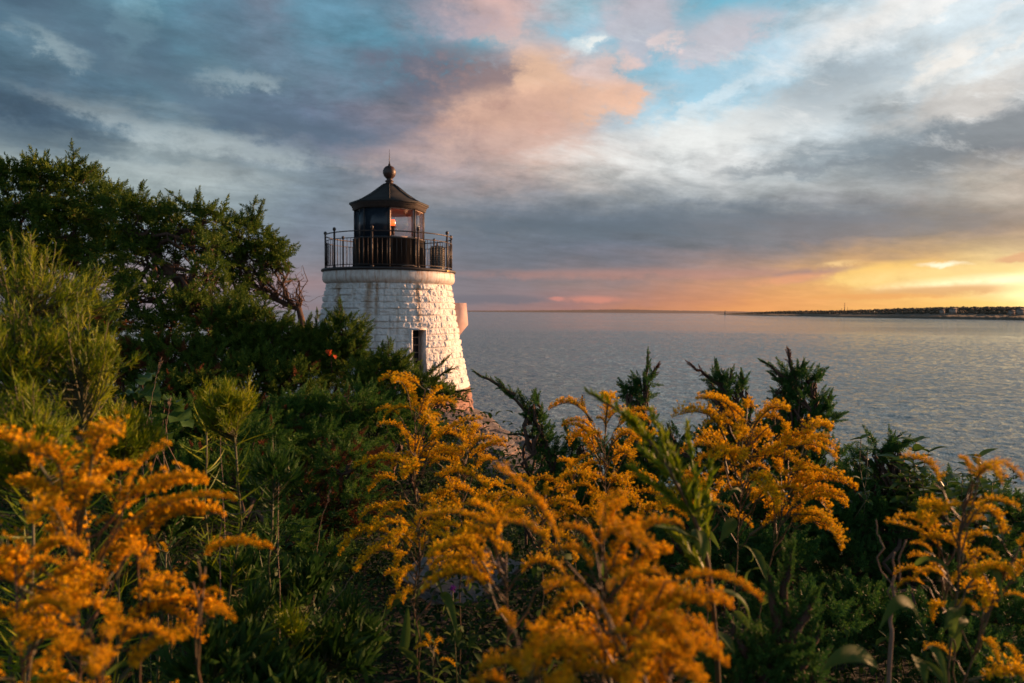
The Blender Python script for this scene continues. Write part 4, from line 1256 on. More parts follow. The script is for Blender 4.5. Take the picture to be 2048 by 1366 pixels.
def feathery(label, top, w, h, seed, nb=46, nl=34, ll=(0.02, 0.045), lw=0.0011, name='feathery_plant', mat=None, stem_leaf=True, group='feathery green plants', wild=1.0, stems=((0, 0),)):
    """broom-shaped head w x h metres with its top at a pixel"""
    rg = np.random.default_rng(seed); tp = P(*top)
    b = np.array([tp[0] + rg.normal() * 0.04, tp[1] + rg.normal() * 0.04, 0]); b[2] = float(terr(b[0], b[1])) - 0.02
    T = thing(name, label, 'plant', b, group)
    c0 = tp - np.array([0, 0, h])
    path = branch_pts(b, c0, rg, 0.03, 10)
    sm = MB(); sm.tube(path - b, np.linspace(0.006, 0.003, 10), 6)
    fo = MB(); pp, dd, LL = [], [], []
    nb = int(nb * 1.9)
    tufts = []
    for k in range(15):
        ga = rg.random() * 6.283; gr = w * 0.48 * math.sqrt(rg.random()) * wild if k else 0.0
        tufts.append((tp[2] - h * 0.6 * (gr / (w * 0.5)) ** 2 * rg.uniform(0.4, 1.3) - rg.random() * 0.22 * h * (k > 0) - 0.03, ga, gr, rg.uniform(0.6, 1.3)))
    for k in range(nb):
        f = rg.random() ** 0.8
        a0 = c0 + (tp - c0) * (f * 0.55 - 0.15)
        gz, ga, gr, gh = tufts[rg.integers(len(tufts))]
        e = np.array([c0[0] + math.cos(ga) * gr, c0[1] + math.sin(ga) * gr, gz]) + rg.normal(size=3) * np.array([0.085, 0.085, 0.07]) * w * gh
        az = math.atan2(e[1] - c0[1], e[0] - c0[0]); rr = math.hypot(e[0] - c0[0], e[1] - c0[1])
        if e[2] < a0[2] + 0.03: a0[2] = e[2] - 0.06
        m = (a0 + e) / 2 + np.array([math.cos(az), math.sin(az), -0.25]) * rr * 0.25
        t = np.linspace(0, 1, 8)[:, None]; bp = (1 - t) ** 2 * a0 + 2 * t * (1 - t) * m + t * t * e
        sm.tube(bp - b, np.linspace(0.0022, 0.0009, 8), 4, False)
        tt = rg.uniform(0.15, 1.0, nl) ** 0.7
        q = np.stack([np.interp(tt, t[:, 0], bp[:, j]) for j in range(3)], -1)
        ax = unit(bp[-1] - bp[3])
        d = ax * 1.0 + rg.normal(size=(nl, 3)) * 0.55 + np.array([0, 0, 0.25])
        pp.append(q - b); dd.append(d); LL.append(rg.uniform(ll[0], ll[1], nl) * (1.15 - 0.45 * tt))
    pp = np.concatenate(pp); dd = np.concatenate(dd); LL = np.concatenate(LL)
    strip_leaves(fo, pp, dd, LL, np.full(len(LL), lw), rg)
    if stem_leaf:
        n = 170; tt = rg.uniform(0.2, 1.0, n); q = np.stack([np.interp(tt, np.linspace(0, 1, 10), path[:, j]) for j in range(3)], -1)
        az = rg.random(n) * 6.283
        strip_leaves(fo, q - b, np.stack([np.cos(az), np.sin(az), rg.uniform(0.1, 0.9, n)], -1), rg.uniform(0.06, 0.12, n), np.full(n, 0.0024), rg, 0.4, 5)
    obj('stem', sm, M_STEM, T, True); obj('foliage', fo, mat or M_FEATH, T)
    return T


def C(px, py, d, rpx, ry=None, rz=None):
    """clump at a pixel with its radius given in pixels of the photograph"""
    k = d / F
    return (P(px, py, d), rpx * k, (ry if ry else rpx) * k, (rz if rz else rpx * 0.75) * k)


def ground_at(px, py, d, dx=0.0, dy=0.0):
    p = P(px, py, d); return np.array([p[0] + dx, p[1] + dy, float(terr(p[0] + dx, p[1] + dy)) - 0.05])


# ------------------------------------------------------------------ the wind-bent cedars on the left
def cedars():
    d = 12.5
    conifer('cedar_tree', 'dark wind-swept cedar at the far left with the tallest pointed top', 'tree', ground_at(60, 700, d), [
        C(20, 390, d, 75), C(90, 375, d, 60), C(160, 385, d + .4, 62), C(60, 460, d - .3, 90), C(150, 470, d, 80), C(215, 420, d, 60), C(10, 530, d, 90), C(110, 560, d, 90), C(210, 500, d, 60), C(-60, 450, d, 90)],
        SH_FAR, 11, 0.72, M_CEDAR, (0.24, 0.42), tips=[(P(150, 370, d), P(143, 288, d), .32), (P(130, 350, d), P(170, 318, d), .3), (P(40, 360, d), P(45, 318, d), .4), (P(100, 345, d), P(62, 322, d), .3), (P(165, 365, d), P(190, 330, d), .3), (P(5, 350, d), P(-8, 318, d), .4)],
        trunk_r=0.10, group='wind-swept cedars')
    d = 12.0
    conifer('cedar_tree', 'middle wind-swept cedar with flat dark layers and open bare branches below', 'tree', ground_at(330, 720, d), [
        C(260, 440, d, 55), C(310, 455, d + .3, 60), C(372, 450, d, 52), C(425, 440, d, 34), C(270, 520, d, 62), C(350, 500, d + .4, 52), C(215, 570, d - .5, 55), C(300, 600, d - .8, 62, 50, 34), C(370, 612, d - .8, 50, 45, 26), C(240, 650, d - .8, 62), C(330, 665, d - .8, 62, 50, 34), C(425, 500, d - .2, 34), C(415, 545, d - .4, 34, 34, 26), C(400, 610, d - .6, 40, 40, 24), C(440, 640, d - .6, 44, 40, 26), C(470, 600, d, 26, 26, 14)],
        SH_FAR, 12, 0.66, M_CEDAR, (0.22, 0.40), tips=[(P(255, 430, d), P(282, 368, d), .35), (P(240, 420, d), P(262, 385, d), .3), (P(385, 420, d), P(345, 388, d), .33), (P(395, 430, d), P(398, 392, d), .35), (P(320, 430, d), P(318, 400, d), .3), (P(412, 430, d), P(440, 428, d), .3)],
        trunk_r=0.12, group='wind-swept cedars', twigs=120,
        trunk_path=[ground_at(420, 760, d) - (0, 0, .2), P(418, 680, d), P(432, 660, d), P(410, 640, d), P(380, 600, d), P(345, 550, d), P(300, 500, d), P(250, 460, d)])
    d = 13.0
    tk = [ground_at(606, 760, d) - (0, 0, .2), P(606, 668, d), P(603, 640, d), P(598, 618, d), P(580, 612, d), P(555, 600, d), P(530, 592, d), P(500, 560, d), P(480, 520, d), P(470, 480, d)]
    T = conifer('cedar_tree', 'rightmost wind-swept cedar with a bare leaning trunk beside the lighthouse', 'tree', ground_at(606, 760, d), [
        C(470, 470, d, 45), C(505, 478, d, 45), C(540, 500, d, 38), C(560, 522, d, 24), C(450, 520, d, 42), C(500, 530, d, 48), C(545, 545, d, 28), C(450, 575, d - .5, 40, 40, 24), C(480, 625, d - .6, 40, 40, 22)],
        SH_FAR, 13, 0.75, M_CEDAR, (0.2, 0.36), tips=[(P(500, 450, d), P(512, 400, d), .4), (P(505, 455, d), P(525, 405, d), .32), (P(475, 455, d), P(470, 425, d), .25), (P(535, 480, d), P(552, 462, d), .25), (P(558, 515, d), P(580, 508, d), .25)],
        trunk_r=0.075, group='wind-swept cedars', twigs=60, trunk_path=tk)
    rg = np.random.default_rng(4); wb = MB()
    b = np.array(T.location)
    src = [(np.array(P(598, 618, d)), 22), (np.array(P(555, 600, d)), 18), (np.array(P(530, 592, d)), 16), (np.array(P(500, 560, d)), 10)]
    for s_, n in src:                       # bare dead twigs on the windward side
        for k in range(n):
            e = s_ + np.array([rg.uniform(-0.75, 0.12), rg.uniform(-.4, .4), rg.uniform(0.0, 0.85)])
            p = branch_pts(s_, e, rg, 0.3, 7); wb.tube(p - b, np.linspace(0.014, 0.004, 7), 4, False)
            for j in range(3):
                q = p[rg.integers(2, 6)]; wb.tube(branch_pts(q, q + rg.normal(size=3) * 0.16 + (0, 0, .05), rg, 0.3, 5) - b, np.linspace(0.006, 0.002, 5), 3, False)
    wb.tube(np.array([P(x, y, d) for x, y in ((598, 618), (604, 600), (592, 585), (598, 565), (590, 548))]) - b, [0.03, 0.02, 0.014, 0.01, 0.005], 5)
    obj('bare_branch', wb, M_BARK, T, True)
    # bare branches of the middle tree
    T2 = [o for o in bpy.data.objects if o.name.startswith('cedar_tree') and 'middle' in o.get('label', '')][0]; b = np.array(T2.location); wb = MB()
    for k in range(34):
        s_ = P(rg.uniform(270, 430), rg.uniform(560, 610), 12.0); e = s_ + np.array([rg.uniform(-.5, .7), rg.uniform(-.3, .3), rg.uniform(0.15, .8)])
        wb.tube(branch_pts(s_, e, rg, 0.3, 7) - b, np.linspace(0.014, 0.004, 7), 4, False)
    for k in range(9):
        s_ = P(rg.uniform(395, 440), rg.uniform(620, 690), 12.0); e = s_ + np.array([rg.uniform(-.9, .9), rg.uniform(-.4, .4), rg.uniform(0.1, .8)])
        wb.tube(branch_pts(s_, e, rg, 0.3, 9) - b, np.linspace(0.03, 0.008, 9), 5, False)
    obj('bare_branch', wb, M_BARK, T2, True)


def low_cedars():
    G = 'low cedar bushes on the slope'
    def bush(label, base, clumps, seed, **k):
        k.setdefault('shoots', SH_MID); sh = k.pop('shoots')
        k.setdefault('slen', (0.16, 0.30)); k.setdefault('trunk_r', 0.04)
        return conifer('cedar_bush', label, 'bush', base, clumps, sh, seed, k.pop('dens', 1.0), k.pop('mat', M_CEDARB), parts=('branch', 'foliage'), group=G, **k)
    d = 10.5
    bush('upright young cedar bush covering the left side of the lighthouse wall', ground_at(670, 760, d), [C(655, 690, d, 34), C(690, 665, d, 34), C(680, 710, d, 44), C(640, 740, d, 50), C(710, 700, d, 26), C(700, 745, d, 50), C(625, 700, d + .5, 30), C(672, 650, d, 16)],
         21, tips=[(P(683, 660, d), P(681, 605, d), .36), (P(700, 665, d), P(705, 648, d), .3), (P(634, 690, d), P(633, 622, d), .26), (P(655, 660, d), P(660, 632, d), .3), (P(715, 690, d), P(742, 658, d), .3), (P(620, 690, d), P(618, 655, d), .24)], mat=M_CEDAR)
    d = 9.5
    bush('low cedar bush in front of the lighthouse window', ground_at(780, 800, d), [C(770, 735, d, 34), C(740, 750, d, 42), C(800, 740, d, 22), C(790, 775, d, 40), C(740, 790, d, 50), C(845, 775, d, 22)],
         22, tips=[(P(775, 715, d), P(777, 682, d), .3), (P(800, 730, d), P(818, 712, d), .32), (P(760, 715, d), P(765, 690, d), .3)], mat=M_CEDAR)
    d = 8.0
    bush('spreading cedar bough reaching right across the foot of the lighthouse', ground_at(800, 860, d), [C(845, 770, d, 26, 26, 16), C(880, 782, d, 26, 26, 14), C(820, 800, d, 34), C(900, 798, d, 18, 18, 8)],
         23, tips=[(P(845, 765, d), P(893, 716, d), .32), (P(865, 760, d), P(912, 735, d), .3), (P(880, 785, d), P(938, 778, d), .28), (P(880, 795, d), P(935, 802, d), .25), (P(870, 805, d), P(925, 822, d), .22)], mat=M_CEDAR, slen=(0.11, 0.2))
    d = 10.5
    bush('broad cedar bush under the leaning cedar trunk', ground_at(520, 780, d), [C(540, 700, d, 60), C(600, 715, d, 50), C(470, 710, d, 60), C(510, 760, d - .6, 70), C(590, 770, d - .6, 60), C(420, 740, d - .5, 60), C(560, 660, d, 34, 30, 22), C(612, 672, d, 26, 24, 20), C(470, 650, d, 44, 40, 34), C(510, 640, d, 30, 30, 24), C(430, 660, d, 44), C(500, 690, d, 50), C(640, 690, d, 34, 30, 24)],
         24, tips=[(P(450, 650, d), P(452, 555, d), .4), (P(475, 660, d), P(480, 580, d), .35), (P(560, 670, d), P(575, 625, d), .35), (P(520, 640, d), P(530, 596, d), .35), (P(610, 670, d), P(622, 632, d), .3), (P(590, 670, d), P(586, 640, d), .3), (P(640, 690, d), P(650, 640, d), .3)], mat=M_CEDAR, deadfrac=0.04, lean=(0.25, 0, 0.5))
    d = 10.0
    bush('dark cedar bush below the middle cedar tree', ground_at(330, 800, d), [C(360, 730, d, 60), C(300, 720, d, 60), C(240, 740, d, 70), C(400, 780, d - .6, 60), C(330, 800, d - .8, 70), C(180, 660, d, 60), C(130, 720, d, 70), C(60, 700, d, 80)],
         25, mat=M_CEDAR, deadfrac=0.10)
    d = 7.0
    bush('wide low cedar mat on the slope left of the goldenrods', ground_at(640, 920, d), [C(610, 830, d, 80, 80, 44), C(700, 830, d, 70, 70, 44), C(540, 860, d - .4, 80, 70, 44), C(760, 850, d, 60, 60, 44), C(650, 900, d - .6, 90, 70, 50), C(560, 930, d - .8, 80, 60, 44), C(820, 850, d + .3, 50, 50, 30), C(740, 800, d + .8, 40, 40, 24)],
         26, slen=(0.12, 0.24), deadfrac=0.03, lean=(0.5, 0, 0.1), shoots=SH_NEAR)
    d = 5.2
    bush('cedar bush with rusty dead patches left of the tall goldenrod', ground_at(640, 1060, d), [C(700, 930, d, 70, 60, 44), C(620, 990, d, 80, 60, 50), C(700, 1020, d - .3, 80, 60, 50), C(600, 1060, d - .5, 80, 60, 40)],
         27, slen=(0.10, 0.18), deadfrac=0.24, lean=(0.4, 0, 0.1), shoots=SH_NEAR)
    d = 5.6
    bush('dark cedar bush behind the lone feathery plant', ground_at(420, 930, d), [C(380, 850, d, 80, 70, 50), C(450, 880, d, 80, 70, 50), C(300, 900, d - .3, 80, 70, 50), C(520, 900, d - .3, 70, 60, 50), C(400, 960, d - .8, 90, 70, 50), C(200, 900, d - .2, 90, 70, 60), C(300, 1000, d - 1, 90, 70, 50)],
         29, slen=(0.11, 0.2), deadfrac=0.08, lean=(0.4, 0, 0.1), shoots=SH_NEAR)
    d = 4.2
    bush('shaded cedar bush in the dark gap behind the left goldenrods', ground_at(480, 1100, d), [C(470, 960, d + .6, 80, 60, 50), C(560, 1080, d, 60, 60, 30), C(640, 1120, d, 60, 50, 36)],
         28, slen=(0.09, 0.16), lean=(0.3, 0, 0.1), shoots=SH_NEAR)


def junipers():
    G = 'junipers along the cliff edge'
    def jun(label, base, clumps, seed, **k):
        k.setdefault('slen', (0.08, 0.15)); k.setdefault('trunk_r', 0.025)
        return conifer('juniper', label, 'juniper', base, clumps, k.pop('shoots', SH_NEAR), seed, k.pop('dens', 1.0), M_JUN, parts=('branch', 'foliage'), group=G, lean=(-0.1, 0, 0.7), **k)
    d = 4.6
    jun('juniper with one long bough arching left over the water', ground_at(1110, 960, d), [C(1075, 850, d, 20), C(1085, 880, d, 24), C(1065, 812, d, 16), C(1100, 920, d, 36), C(1140, 950, d, 44), C(1110, 990, d, 50), C(1170, 900, d, 30), C(1160, 1010, d - .2, 60)],
        31, tips=[(P(1075, 850, d), P(1000, 765, d), .34), (P(1030, 790, d), P(948, 742, d), .22), (P(1060, 850, d), P(1040, 785, d), .28), (P(1085, 830, d), P(1072, 790, d), .3), (P(1100, 880, d), P(1012, 868, d), .2), (P(1150, 900, d), P(1130, 845, d), .25), (P(1185, 880, d), P(1165, 790, d), .14, 1)])
    d = 4.4
    jun('juniper with a single narrow tip rising left of the pair', ground_at(1280, 960, d), [C(1280, 800, d, 26, 26, 26), C(1290, 770, d, 20), C(1262, 785, d, 14), C(1278, 850, d, 30), C(1280, 900, d, 44), C(1230, 930, d, 46), C(1330, 930, d, 50), C(1270, 980, d, 60), C(1350, 880, d, 26), C(1210, 1000, d, 50)],
        32, tips=[(P(1290, 770, d), P(1297, 706, d), .26), (P(1300, 760, d), P(1318, 730, d), .22, 1), (P(1270, 780, d), P(1250, 772, d), .22), (P(1345, 880, d), P(1335, 850, d), .25), (P(1365, 880, d), P(1380, 855, d), .2)])
    d = 4.4
    jun('juniper with a leaning tip and a short tip beside it', ground_at(1440, 960, d), [C(1450, 780, d, 26, 26, 20), C(1480, 785, d, 15, 15, 20), C(1435, 765, d, 14), C(1460, 830, d, 36), C(1440, 890, d, 50), C(1420, 950, d, 60), C(1500, 880, d, 44), C(1480, 960, d, 60)],
        33, tips=[(P(1440, 770, d), P(1378, 724, d), .22, 1), (P(1445, 765, d), P(1432, 722, d), .28), (P(1482, 780, d), P(1484, 745, d), .26), (P(1455, 775, d), P(1466, 740, d), .26)])
    d = 4.3
    jun('tallest juniper with the branching tip furthest right over the sea', ground_at(1600, 960, d), [C(1595, 770, d, 28, 28, 26), C(1600, 810, d, 40, 40, 30), C(1580, 750, d, 16), C(1620, 765, d, 16), C(1650, 830, d, 22, 22, 24), C(1610, 860, d, 50), C(1560, 870, d, 40), C(1580, 930, d, 60), C(1650, 920, d, 44), C(1630, 990, d, 70)],
        34, tips=[(P(1590, 760, d), P(1578, 698, d), .22, 1), (P(1580, 760, d), P(1522, 722, d), .26), (P(1615, 765, d), P(1645, 740, d), .26), (P(1650, 815, d), P(1662, 786, d), .24), (P(1600, 750, d), P(1608, 722, d), .22), (P(1570, 765, d), P(1540, 745, d), .22)])
    d = 3.9
    jun('broad dark juniper mound at the right behind the right goldenrods', ground_at(1780, 1120, d), [C(1700, 985, d, 50), C(1760, 985, d, 60), C(1830, 995, d, 56), C(1900, 1010, d, 60), C(1980, 1030, d, 70), C(1720, 1060, d - .2, 80), C(1820, 1070, d - .3, 80), C(1930, 1100, d - .3, 90), C(1640, 1060, d - .2, 80), C(1740, 920, d, 26), C(1760, 900, d, 22), C(1790, 895, d, 18), C(2040, 1060, d, 70), C(1700, 1150, d - .4, 90), C(1850, 1180, d - .5, 90), C(1720, 1250, 2.9, 130, 110, 70), C(1880, 1290, 2.7, 130, 110, 70), C(2030, 1230, 2.9, 120, 110, 70), C(1600, 1250, 2.7, 100, 90, 60), C(2020, 1400, 2.3, 130, 110, 60)],
        35, dens=0.9, tips=[(P(1760, 905, d), P(1800, 870, d), .28), (P(1735, 930, d), P(1718, 905, d), .22), (P(1730, 950, d), P(1708, 925, d), .2), (P(1790, 890, d), P(1825, 880, d), .2)])
    d = 3.3
    jun('juniper mass filling the dark space below the two middle goldenrods', ground_at(1440, 1120, d), [C(1380, 1030, d + .4, 60), C(1460, 1040, d + .4, 70), C(1540, 1030, d + .4, 80), C(1360, 1100, d, 70), C(1250, 1080, d + .4, 70), C(1460, 1120, d, 80), C(1560, 1120, d, 80), C(1300, 1160, d, 60), C(1350, 1260, 2.7, 110, 90, 60), C(1200, 1180, 3.0, 80, 70, 50)],
        36, dens=0.9)
    d = 1.55
    jun('bright young juniper shoots standing low in front at the right of centre', ground_at(1560, 1300, d, 0, 0.3), [C(1545, 1300, d, 60, 60, 40), C(1500, 1340, d, 70, 60, 40), C(1590, 1340, d, 60, 60, 40), C(1440, 1390, d, 80), C(1580, 1430, d, 90)],
        37, slen=(0.035, 0.07), trunk_r=0.01, tips=[(P(1580, 1280, d), P(1583, 1095, d), .5), (P(1590, 1260, d), P(1630, 1190, d), .4), (P(1560, 1280, d), P(1540, 1150, d), .4), (P(1500, 1320, d), P(1460, 1240, d), .4), (P(1600, 1330, d), P(1640, 1260, d), .35)])


cedars(); low_cedars(); junipers()


# ------------------------------------------------------------------ goldenrods
goldenrod('tall goldenrod standing in front of the lighthouse base left of the rocks', (830, 768, 2.15), 0.62, 0.19, 34, 12, 1, lean=(-0.02, 0.05), leaves=(((815, 1215, 1.9), (803, 1305, 1.85), .013, -.35), ((880, 1190, 1.9), (915, 1278, 1.85), .014, .3), ((850, 1150, 1.9), (885, 1190, 1.9), .01, .3), ((820, 1200, 1.9), (770, 1235, 1.85), .012, .3)),
          extra=[((850, 780, 2.15), (752, 762, 2.1), .15), ((840, 830, 2.15), (765, 832, 2.1), .12), ((860, 900, 2.1), (970, 835, 2.1), .13), ((830, 940, 2.1), (700, 935, 2.0), .15), ((850, 850, 2.15), (890, 772, 2.2), .13), ((830, 1010, 2.1), (745, 1060, 2.0), .14)])
goldenrod('second goldenrod close to the right of the tall one', (930, 860, 2.35), 0.40, 0.19, 26, 10, 2, lean=(0.02, 0), extra=[((930, 930, 2.3), (1020, 880, 2.3), .12)])
goldenrod('goldenrod with low drooping plumes left below the tall one', (840, 1050, 1.8), 0.22, 0.15, 15, 12, 3, leaf=0.12,
          extra=[((840, 1060, 1.8), (706, 1150, 1.7), .14), ((850, 1070, 1.75), (935, 1110, 1.7), .1), ((835, 1060, 1.8), (730, 1075, 1.75), .13)])
goldenrod('small late goldenrod low at the bottom between the large blurred ones', (868, 1272, 1.75), 0.07, 0.06, 7, 10, 4, leaf=0.13, stem_mat=M_STEM)
goldenrod('yellow goldenrod at the cliff edge left of the green flower stalk', (1215, 790, 2.3), 0.52, 0.19, 30, 12, 5, extra=[((1200, 900, 2.3), (1112, 990, 2.3), .13), ((1240, 840, 2.3), (1318, 828, 2.3), .11), ((1190, 860, 2.3), (1120, 850, 2.3), .12)])
goldenrod('large spreading goldenrod at the cliff edge right of the green flower stalk', (1490, 790, 2.05), 0.42, 0.21, 32, 14, 6, lean=(0.03, 0), leaf=0.15, leaves=(((1472, 1040, 1.9), (1440, 1085, 1.85), .016, .1), ((1503, 1098, 1.9), (1535, 1168, 1.85), .015, .15), ((1500, 975, 1.95), (1550, 1012, 1.95), .008, .35), ((1485, 990, 1.95), (1455, 1000, 1.9), .007, .3)),
          extra=[((1500, 850, 2.05), (1386, 796, 2.0), .14), ((1490, 880, 2.05), (1400, 850, 2.0), .14), ((1540, 880, 2.05), (1684, 905, 2.0), .14), ((1550, 850, 2.05), (1580, 822, 2.0), .12), ((1500, 930, 2.05), (1415, 905, 2.0), .13)])
goldenrod('leaning right-hand stem of goldenrod beside the large spreading one', (1590, 880, 1.95), 0.30, 0.19, 16, 10, 7, lean=(0.18, 0), bias=0, extra=[((1540, 960, 1.95), (1690, 955, 1.9), .12), ((1545, 985, 1.95), (1614, 992, 1.9), .09), ((1570, 900, 1.95), (1680, 925, 1.9), .14)])
goldenrod('short goldenrod between the two tall ones at the cliff edge', (1420, 930, 2.3), 0.20, 0.13, 14, 8, 8)
# close, out of focus
goldenrod('large blurred goldenrod at the bottom centre nearest the camera', (1190, 1010, 0.98), 0.46, 0.15, 30, 6, 9, lean=(-0.16, -0.02), leaf=0.1, sk=1.1,
          extra=[((1130, 1120, 0.95), (980, 925, 0.98), .085), ((1110, 1100, 0.95), (960, 1050, 0.95), .08), ((1200, 1060, 0.95), (1262, 985, 0.95), .08)])
goldenrod('blurred goldenrod with a long plume reaching right at the bottom centre', (1240, 1150, 0.86), 0.30, 0.13, 22, 5, 10, bias=0, lean=(-0.08, 0), leaf=0.1, sk=1.1,
          extra=[((1330, 1165, 0.86), (1535, 1205, 0.84), .085), ((1190, 1260, .82), (1420, 1366, .8), .09), ((1200, 1200, .86), (1340, 1150, .86), .08)])
goldenrod('blurred goldenrod in the bottom centre-right corner of the big cluster', (1330, 1255, 0.84), 0.24, 0.12, 16, 4, 25, leaf=0.1, sk=1.1, lean=(-0.06, 0))
goldenrod('blurred goldenrod with a drooping head cut by the bottom edge', (1060, 1240, 0.80), 0.2, 0.12, 18, 4, 11, leaf=0.1, sk=1.15)
goldenrod('blurred goldenrod with plumes crossing in front of the tall one', (1010, 1035, 1.2), 0.18, 0.13, 12, 6, 12, bias=180, sk=1.1,
          extra=[((1000, 1060, 1.2), (820, 1040, 1.2), .1), ((980, 1070, 1.2), (1090, 1010, 1.15), .09)])
goldenrod('blurred goldenrod at the left with a broad many-plumed head', (150, 905, 1.05), 0.36, 0.17, 28, 6, 13, sk=1.1,
          extra=[((160, 1000, 1.05), (240, 878, 1.0), .09), ((250, 1010, 1.0), (350, 880, 1.0), .08), ((240, 1050, 1.0), (482, 998, 1.0), .085), ((260, 1000, 1.0), (415, 955, 1.0), .08), ((150, 1020, 1.05), (10, 960, 1.05), .09)])
goldenrod('blurred goldenrod at the left edge below the broad one', (30, 1060, 0.95), 0.26, 0.14, 12, 5, 14, sk=1.1, bias=20)
goldenrod('single blurred goldenrod stem with one plume arching right at the lower left', (400, 1108, 1.05), 0.11, 0.06, 4, 3, 15, bias=0, extra=[((395, 1120, 1.05), (552, 1098, 1.02), .10), ((385, 1165, 1.05), (340, 1195, 1.03), .05)], stalkr=0.004)
goldenrod('blurred goldenrod in the bottom left corner with a hanging head', (200, 1230, 0.85), 0.15, 0.10, 12, 5, 16, extra=[((210, 1270, .85), (290, 1262, .85), .06), ((180, 1260, .85), (110, 1350, .8), .08)], sk=1.1)
goldenrod('blurred goldenrod between the left head and the arching stem', (275, 1010, 1.1), 0.24, 0.11, 9, 5, 17, bias=0, sk=1.1)
goldenrod('small pale budding goldenrod behind the left blurred ones', (340, 1100, 2.1), 0.16, 0.09, 8, 12, 18, stem_mat=M_STEM, leaf=0.09, sk=0.7)
goldenrod('goldenrod at the right edge with its nodding tip against the sea', (1935, 940, 1.25), 0.24, 0.12, 9, 8, 19, lean=(0.05, 0), extra=[((1945, 960, 1.25), (1915, 915, 1.2), .06), ((1960, 930, 1.25), (2048, 965, 1.2), .075), ((1930, 1010, 1.25), (1850, 1060, 1.2), .08)])
goldenrod('goldenrod right of centre whose plume points left over the dark juniper', (1880, 1040, 1.45), 0.22, 0.13, 12, 9, 20, bias=180, lean=(-0.14, 0), leaf=0.14, extra=[((1895, 1110, 1.45), (1762, 1042, 1.4), .075), ((1880, 1080, 1.45), (1820, 1030, 1.4), .07)])
goldenrod('goldenrod at the right edge with red stem and curled leaves', (2040, 1030, 1.3), 0.34, 0.14, 11, 14, 21, lean=(0.30, 0.0), leaf=0.16, leaves=(((1840, 1245, 1.3), (1758, 1260, 1.25), .012, .4), ((1755, 1335, 1.2), (1640, 1345, 1.15), .015, .2), ((1925, 1205, 1.3), (1888, 1262, 1.25), .013, .1), ((1935, 1240, 1.3), (1893, 1300, 1.25), .009, .2), ((1828, 1313, 1.25), (1852, 1372, 1.2), .013, .15), ((1850, 1293, 1.25), (1895, 1372, 1.2), .011, .3), ((1830, 1130, 1.35), (1905, 1152, 1.3), .009, .3), ((1975, 1135, 1.3), (2005, 1208, 1.25), .009, .3)), extra=[((1990, 1200, 1.3), (2070, 1210, 1.3), .06), ((1900, 1180, 1.3), (1960, 1130, 1.3), .06)])
goldenrod('low bright goldenrod tip in the bottom right corner', (2040, 1330, 1.3), 0.06, 0.06, 5, 6, 22, stem_mat=M_STEM)
goldenrod('goldenrod in the gap behind the blurred centre plumes', (1085, 960, 2.0), 0.22, 0.15, 16, 8, 23)
goldenrod('goldenrod low in front of the bough juniper', (1150, 900, 2.4), 0.30, 0.14, 16, 8, 24)

# ------------------------------------------------------------------ feathery plants
feathery('topmost feathery plant at the left edge against the dark cedars', (50, 458, 1.9), 0.40, 0.32, 51, 66, 30)
feathery('rounded feathery plant left of the broad-leaved vine', (160, 598, 1.75), 0.30, 0.32, 52, 66, 30)
feathery('feathery plant between the two upper ones at the left edge', (25, 590, 1.7), 0.26, 0.28, 53, 56, 30)
feathery('low feathery plant just above the left blurred goldenrod', (235, 800, 1.9), 0.26, 0.2, 54, 70, 32)
feathery('feathery plant at the left edge above the blurred goldenrods', (60, 760, 1.5), 0.30, 0.24, 55, 70, 32)
feathery('separate feathery plant standing alone right of the broad-leaved vine', (468, 742, 2.1), 0.19, 0.2, 56, 60, 34)
feathery('small thin feathery plant left of the lone one', (412, 752, 2.3), 0.07, 0.14, 57, 16, 26)
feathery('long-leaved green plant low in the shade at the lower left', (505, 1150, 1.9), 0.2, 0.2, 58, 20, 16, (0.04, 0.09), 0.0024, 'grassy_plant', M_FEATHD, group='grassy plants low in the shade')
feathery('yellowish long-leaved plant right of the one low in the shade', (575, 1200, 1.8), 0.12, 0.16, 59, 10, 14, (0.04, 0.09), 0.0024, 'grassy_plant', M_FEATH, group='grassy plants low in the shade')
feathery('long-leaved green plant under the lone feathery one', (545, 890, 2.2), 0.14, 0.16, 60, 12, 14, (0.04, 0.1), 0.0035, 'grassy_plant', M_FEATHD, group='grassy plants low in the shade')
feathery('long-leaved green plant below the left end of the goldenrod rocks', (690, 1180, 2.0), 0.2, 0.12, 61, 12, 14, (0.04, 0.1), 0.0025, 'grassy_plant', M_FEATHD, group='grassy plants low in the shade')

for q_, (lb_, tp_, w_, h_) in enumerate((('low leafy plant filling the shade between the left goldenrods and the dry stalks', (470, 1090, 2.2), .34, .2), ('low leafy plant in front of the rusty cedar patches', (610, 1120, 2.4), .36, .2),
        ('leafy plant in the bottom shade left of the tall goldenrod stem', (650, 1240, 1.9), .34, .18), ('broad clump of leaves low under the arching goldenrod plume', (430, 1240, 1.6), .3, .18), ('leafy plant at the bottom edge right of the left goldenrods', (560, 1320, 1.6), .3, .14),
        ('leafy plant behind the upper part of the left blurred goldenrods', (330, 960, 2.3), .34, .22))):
    feathery(lb_, tp_, w_, h_, 140 + q_, 22, 12, (0.045, 0.085), 0.0085, 'leafy_plant', M_UNDERB, group='leafy plants low in the shade')


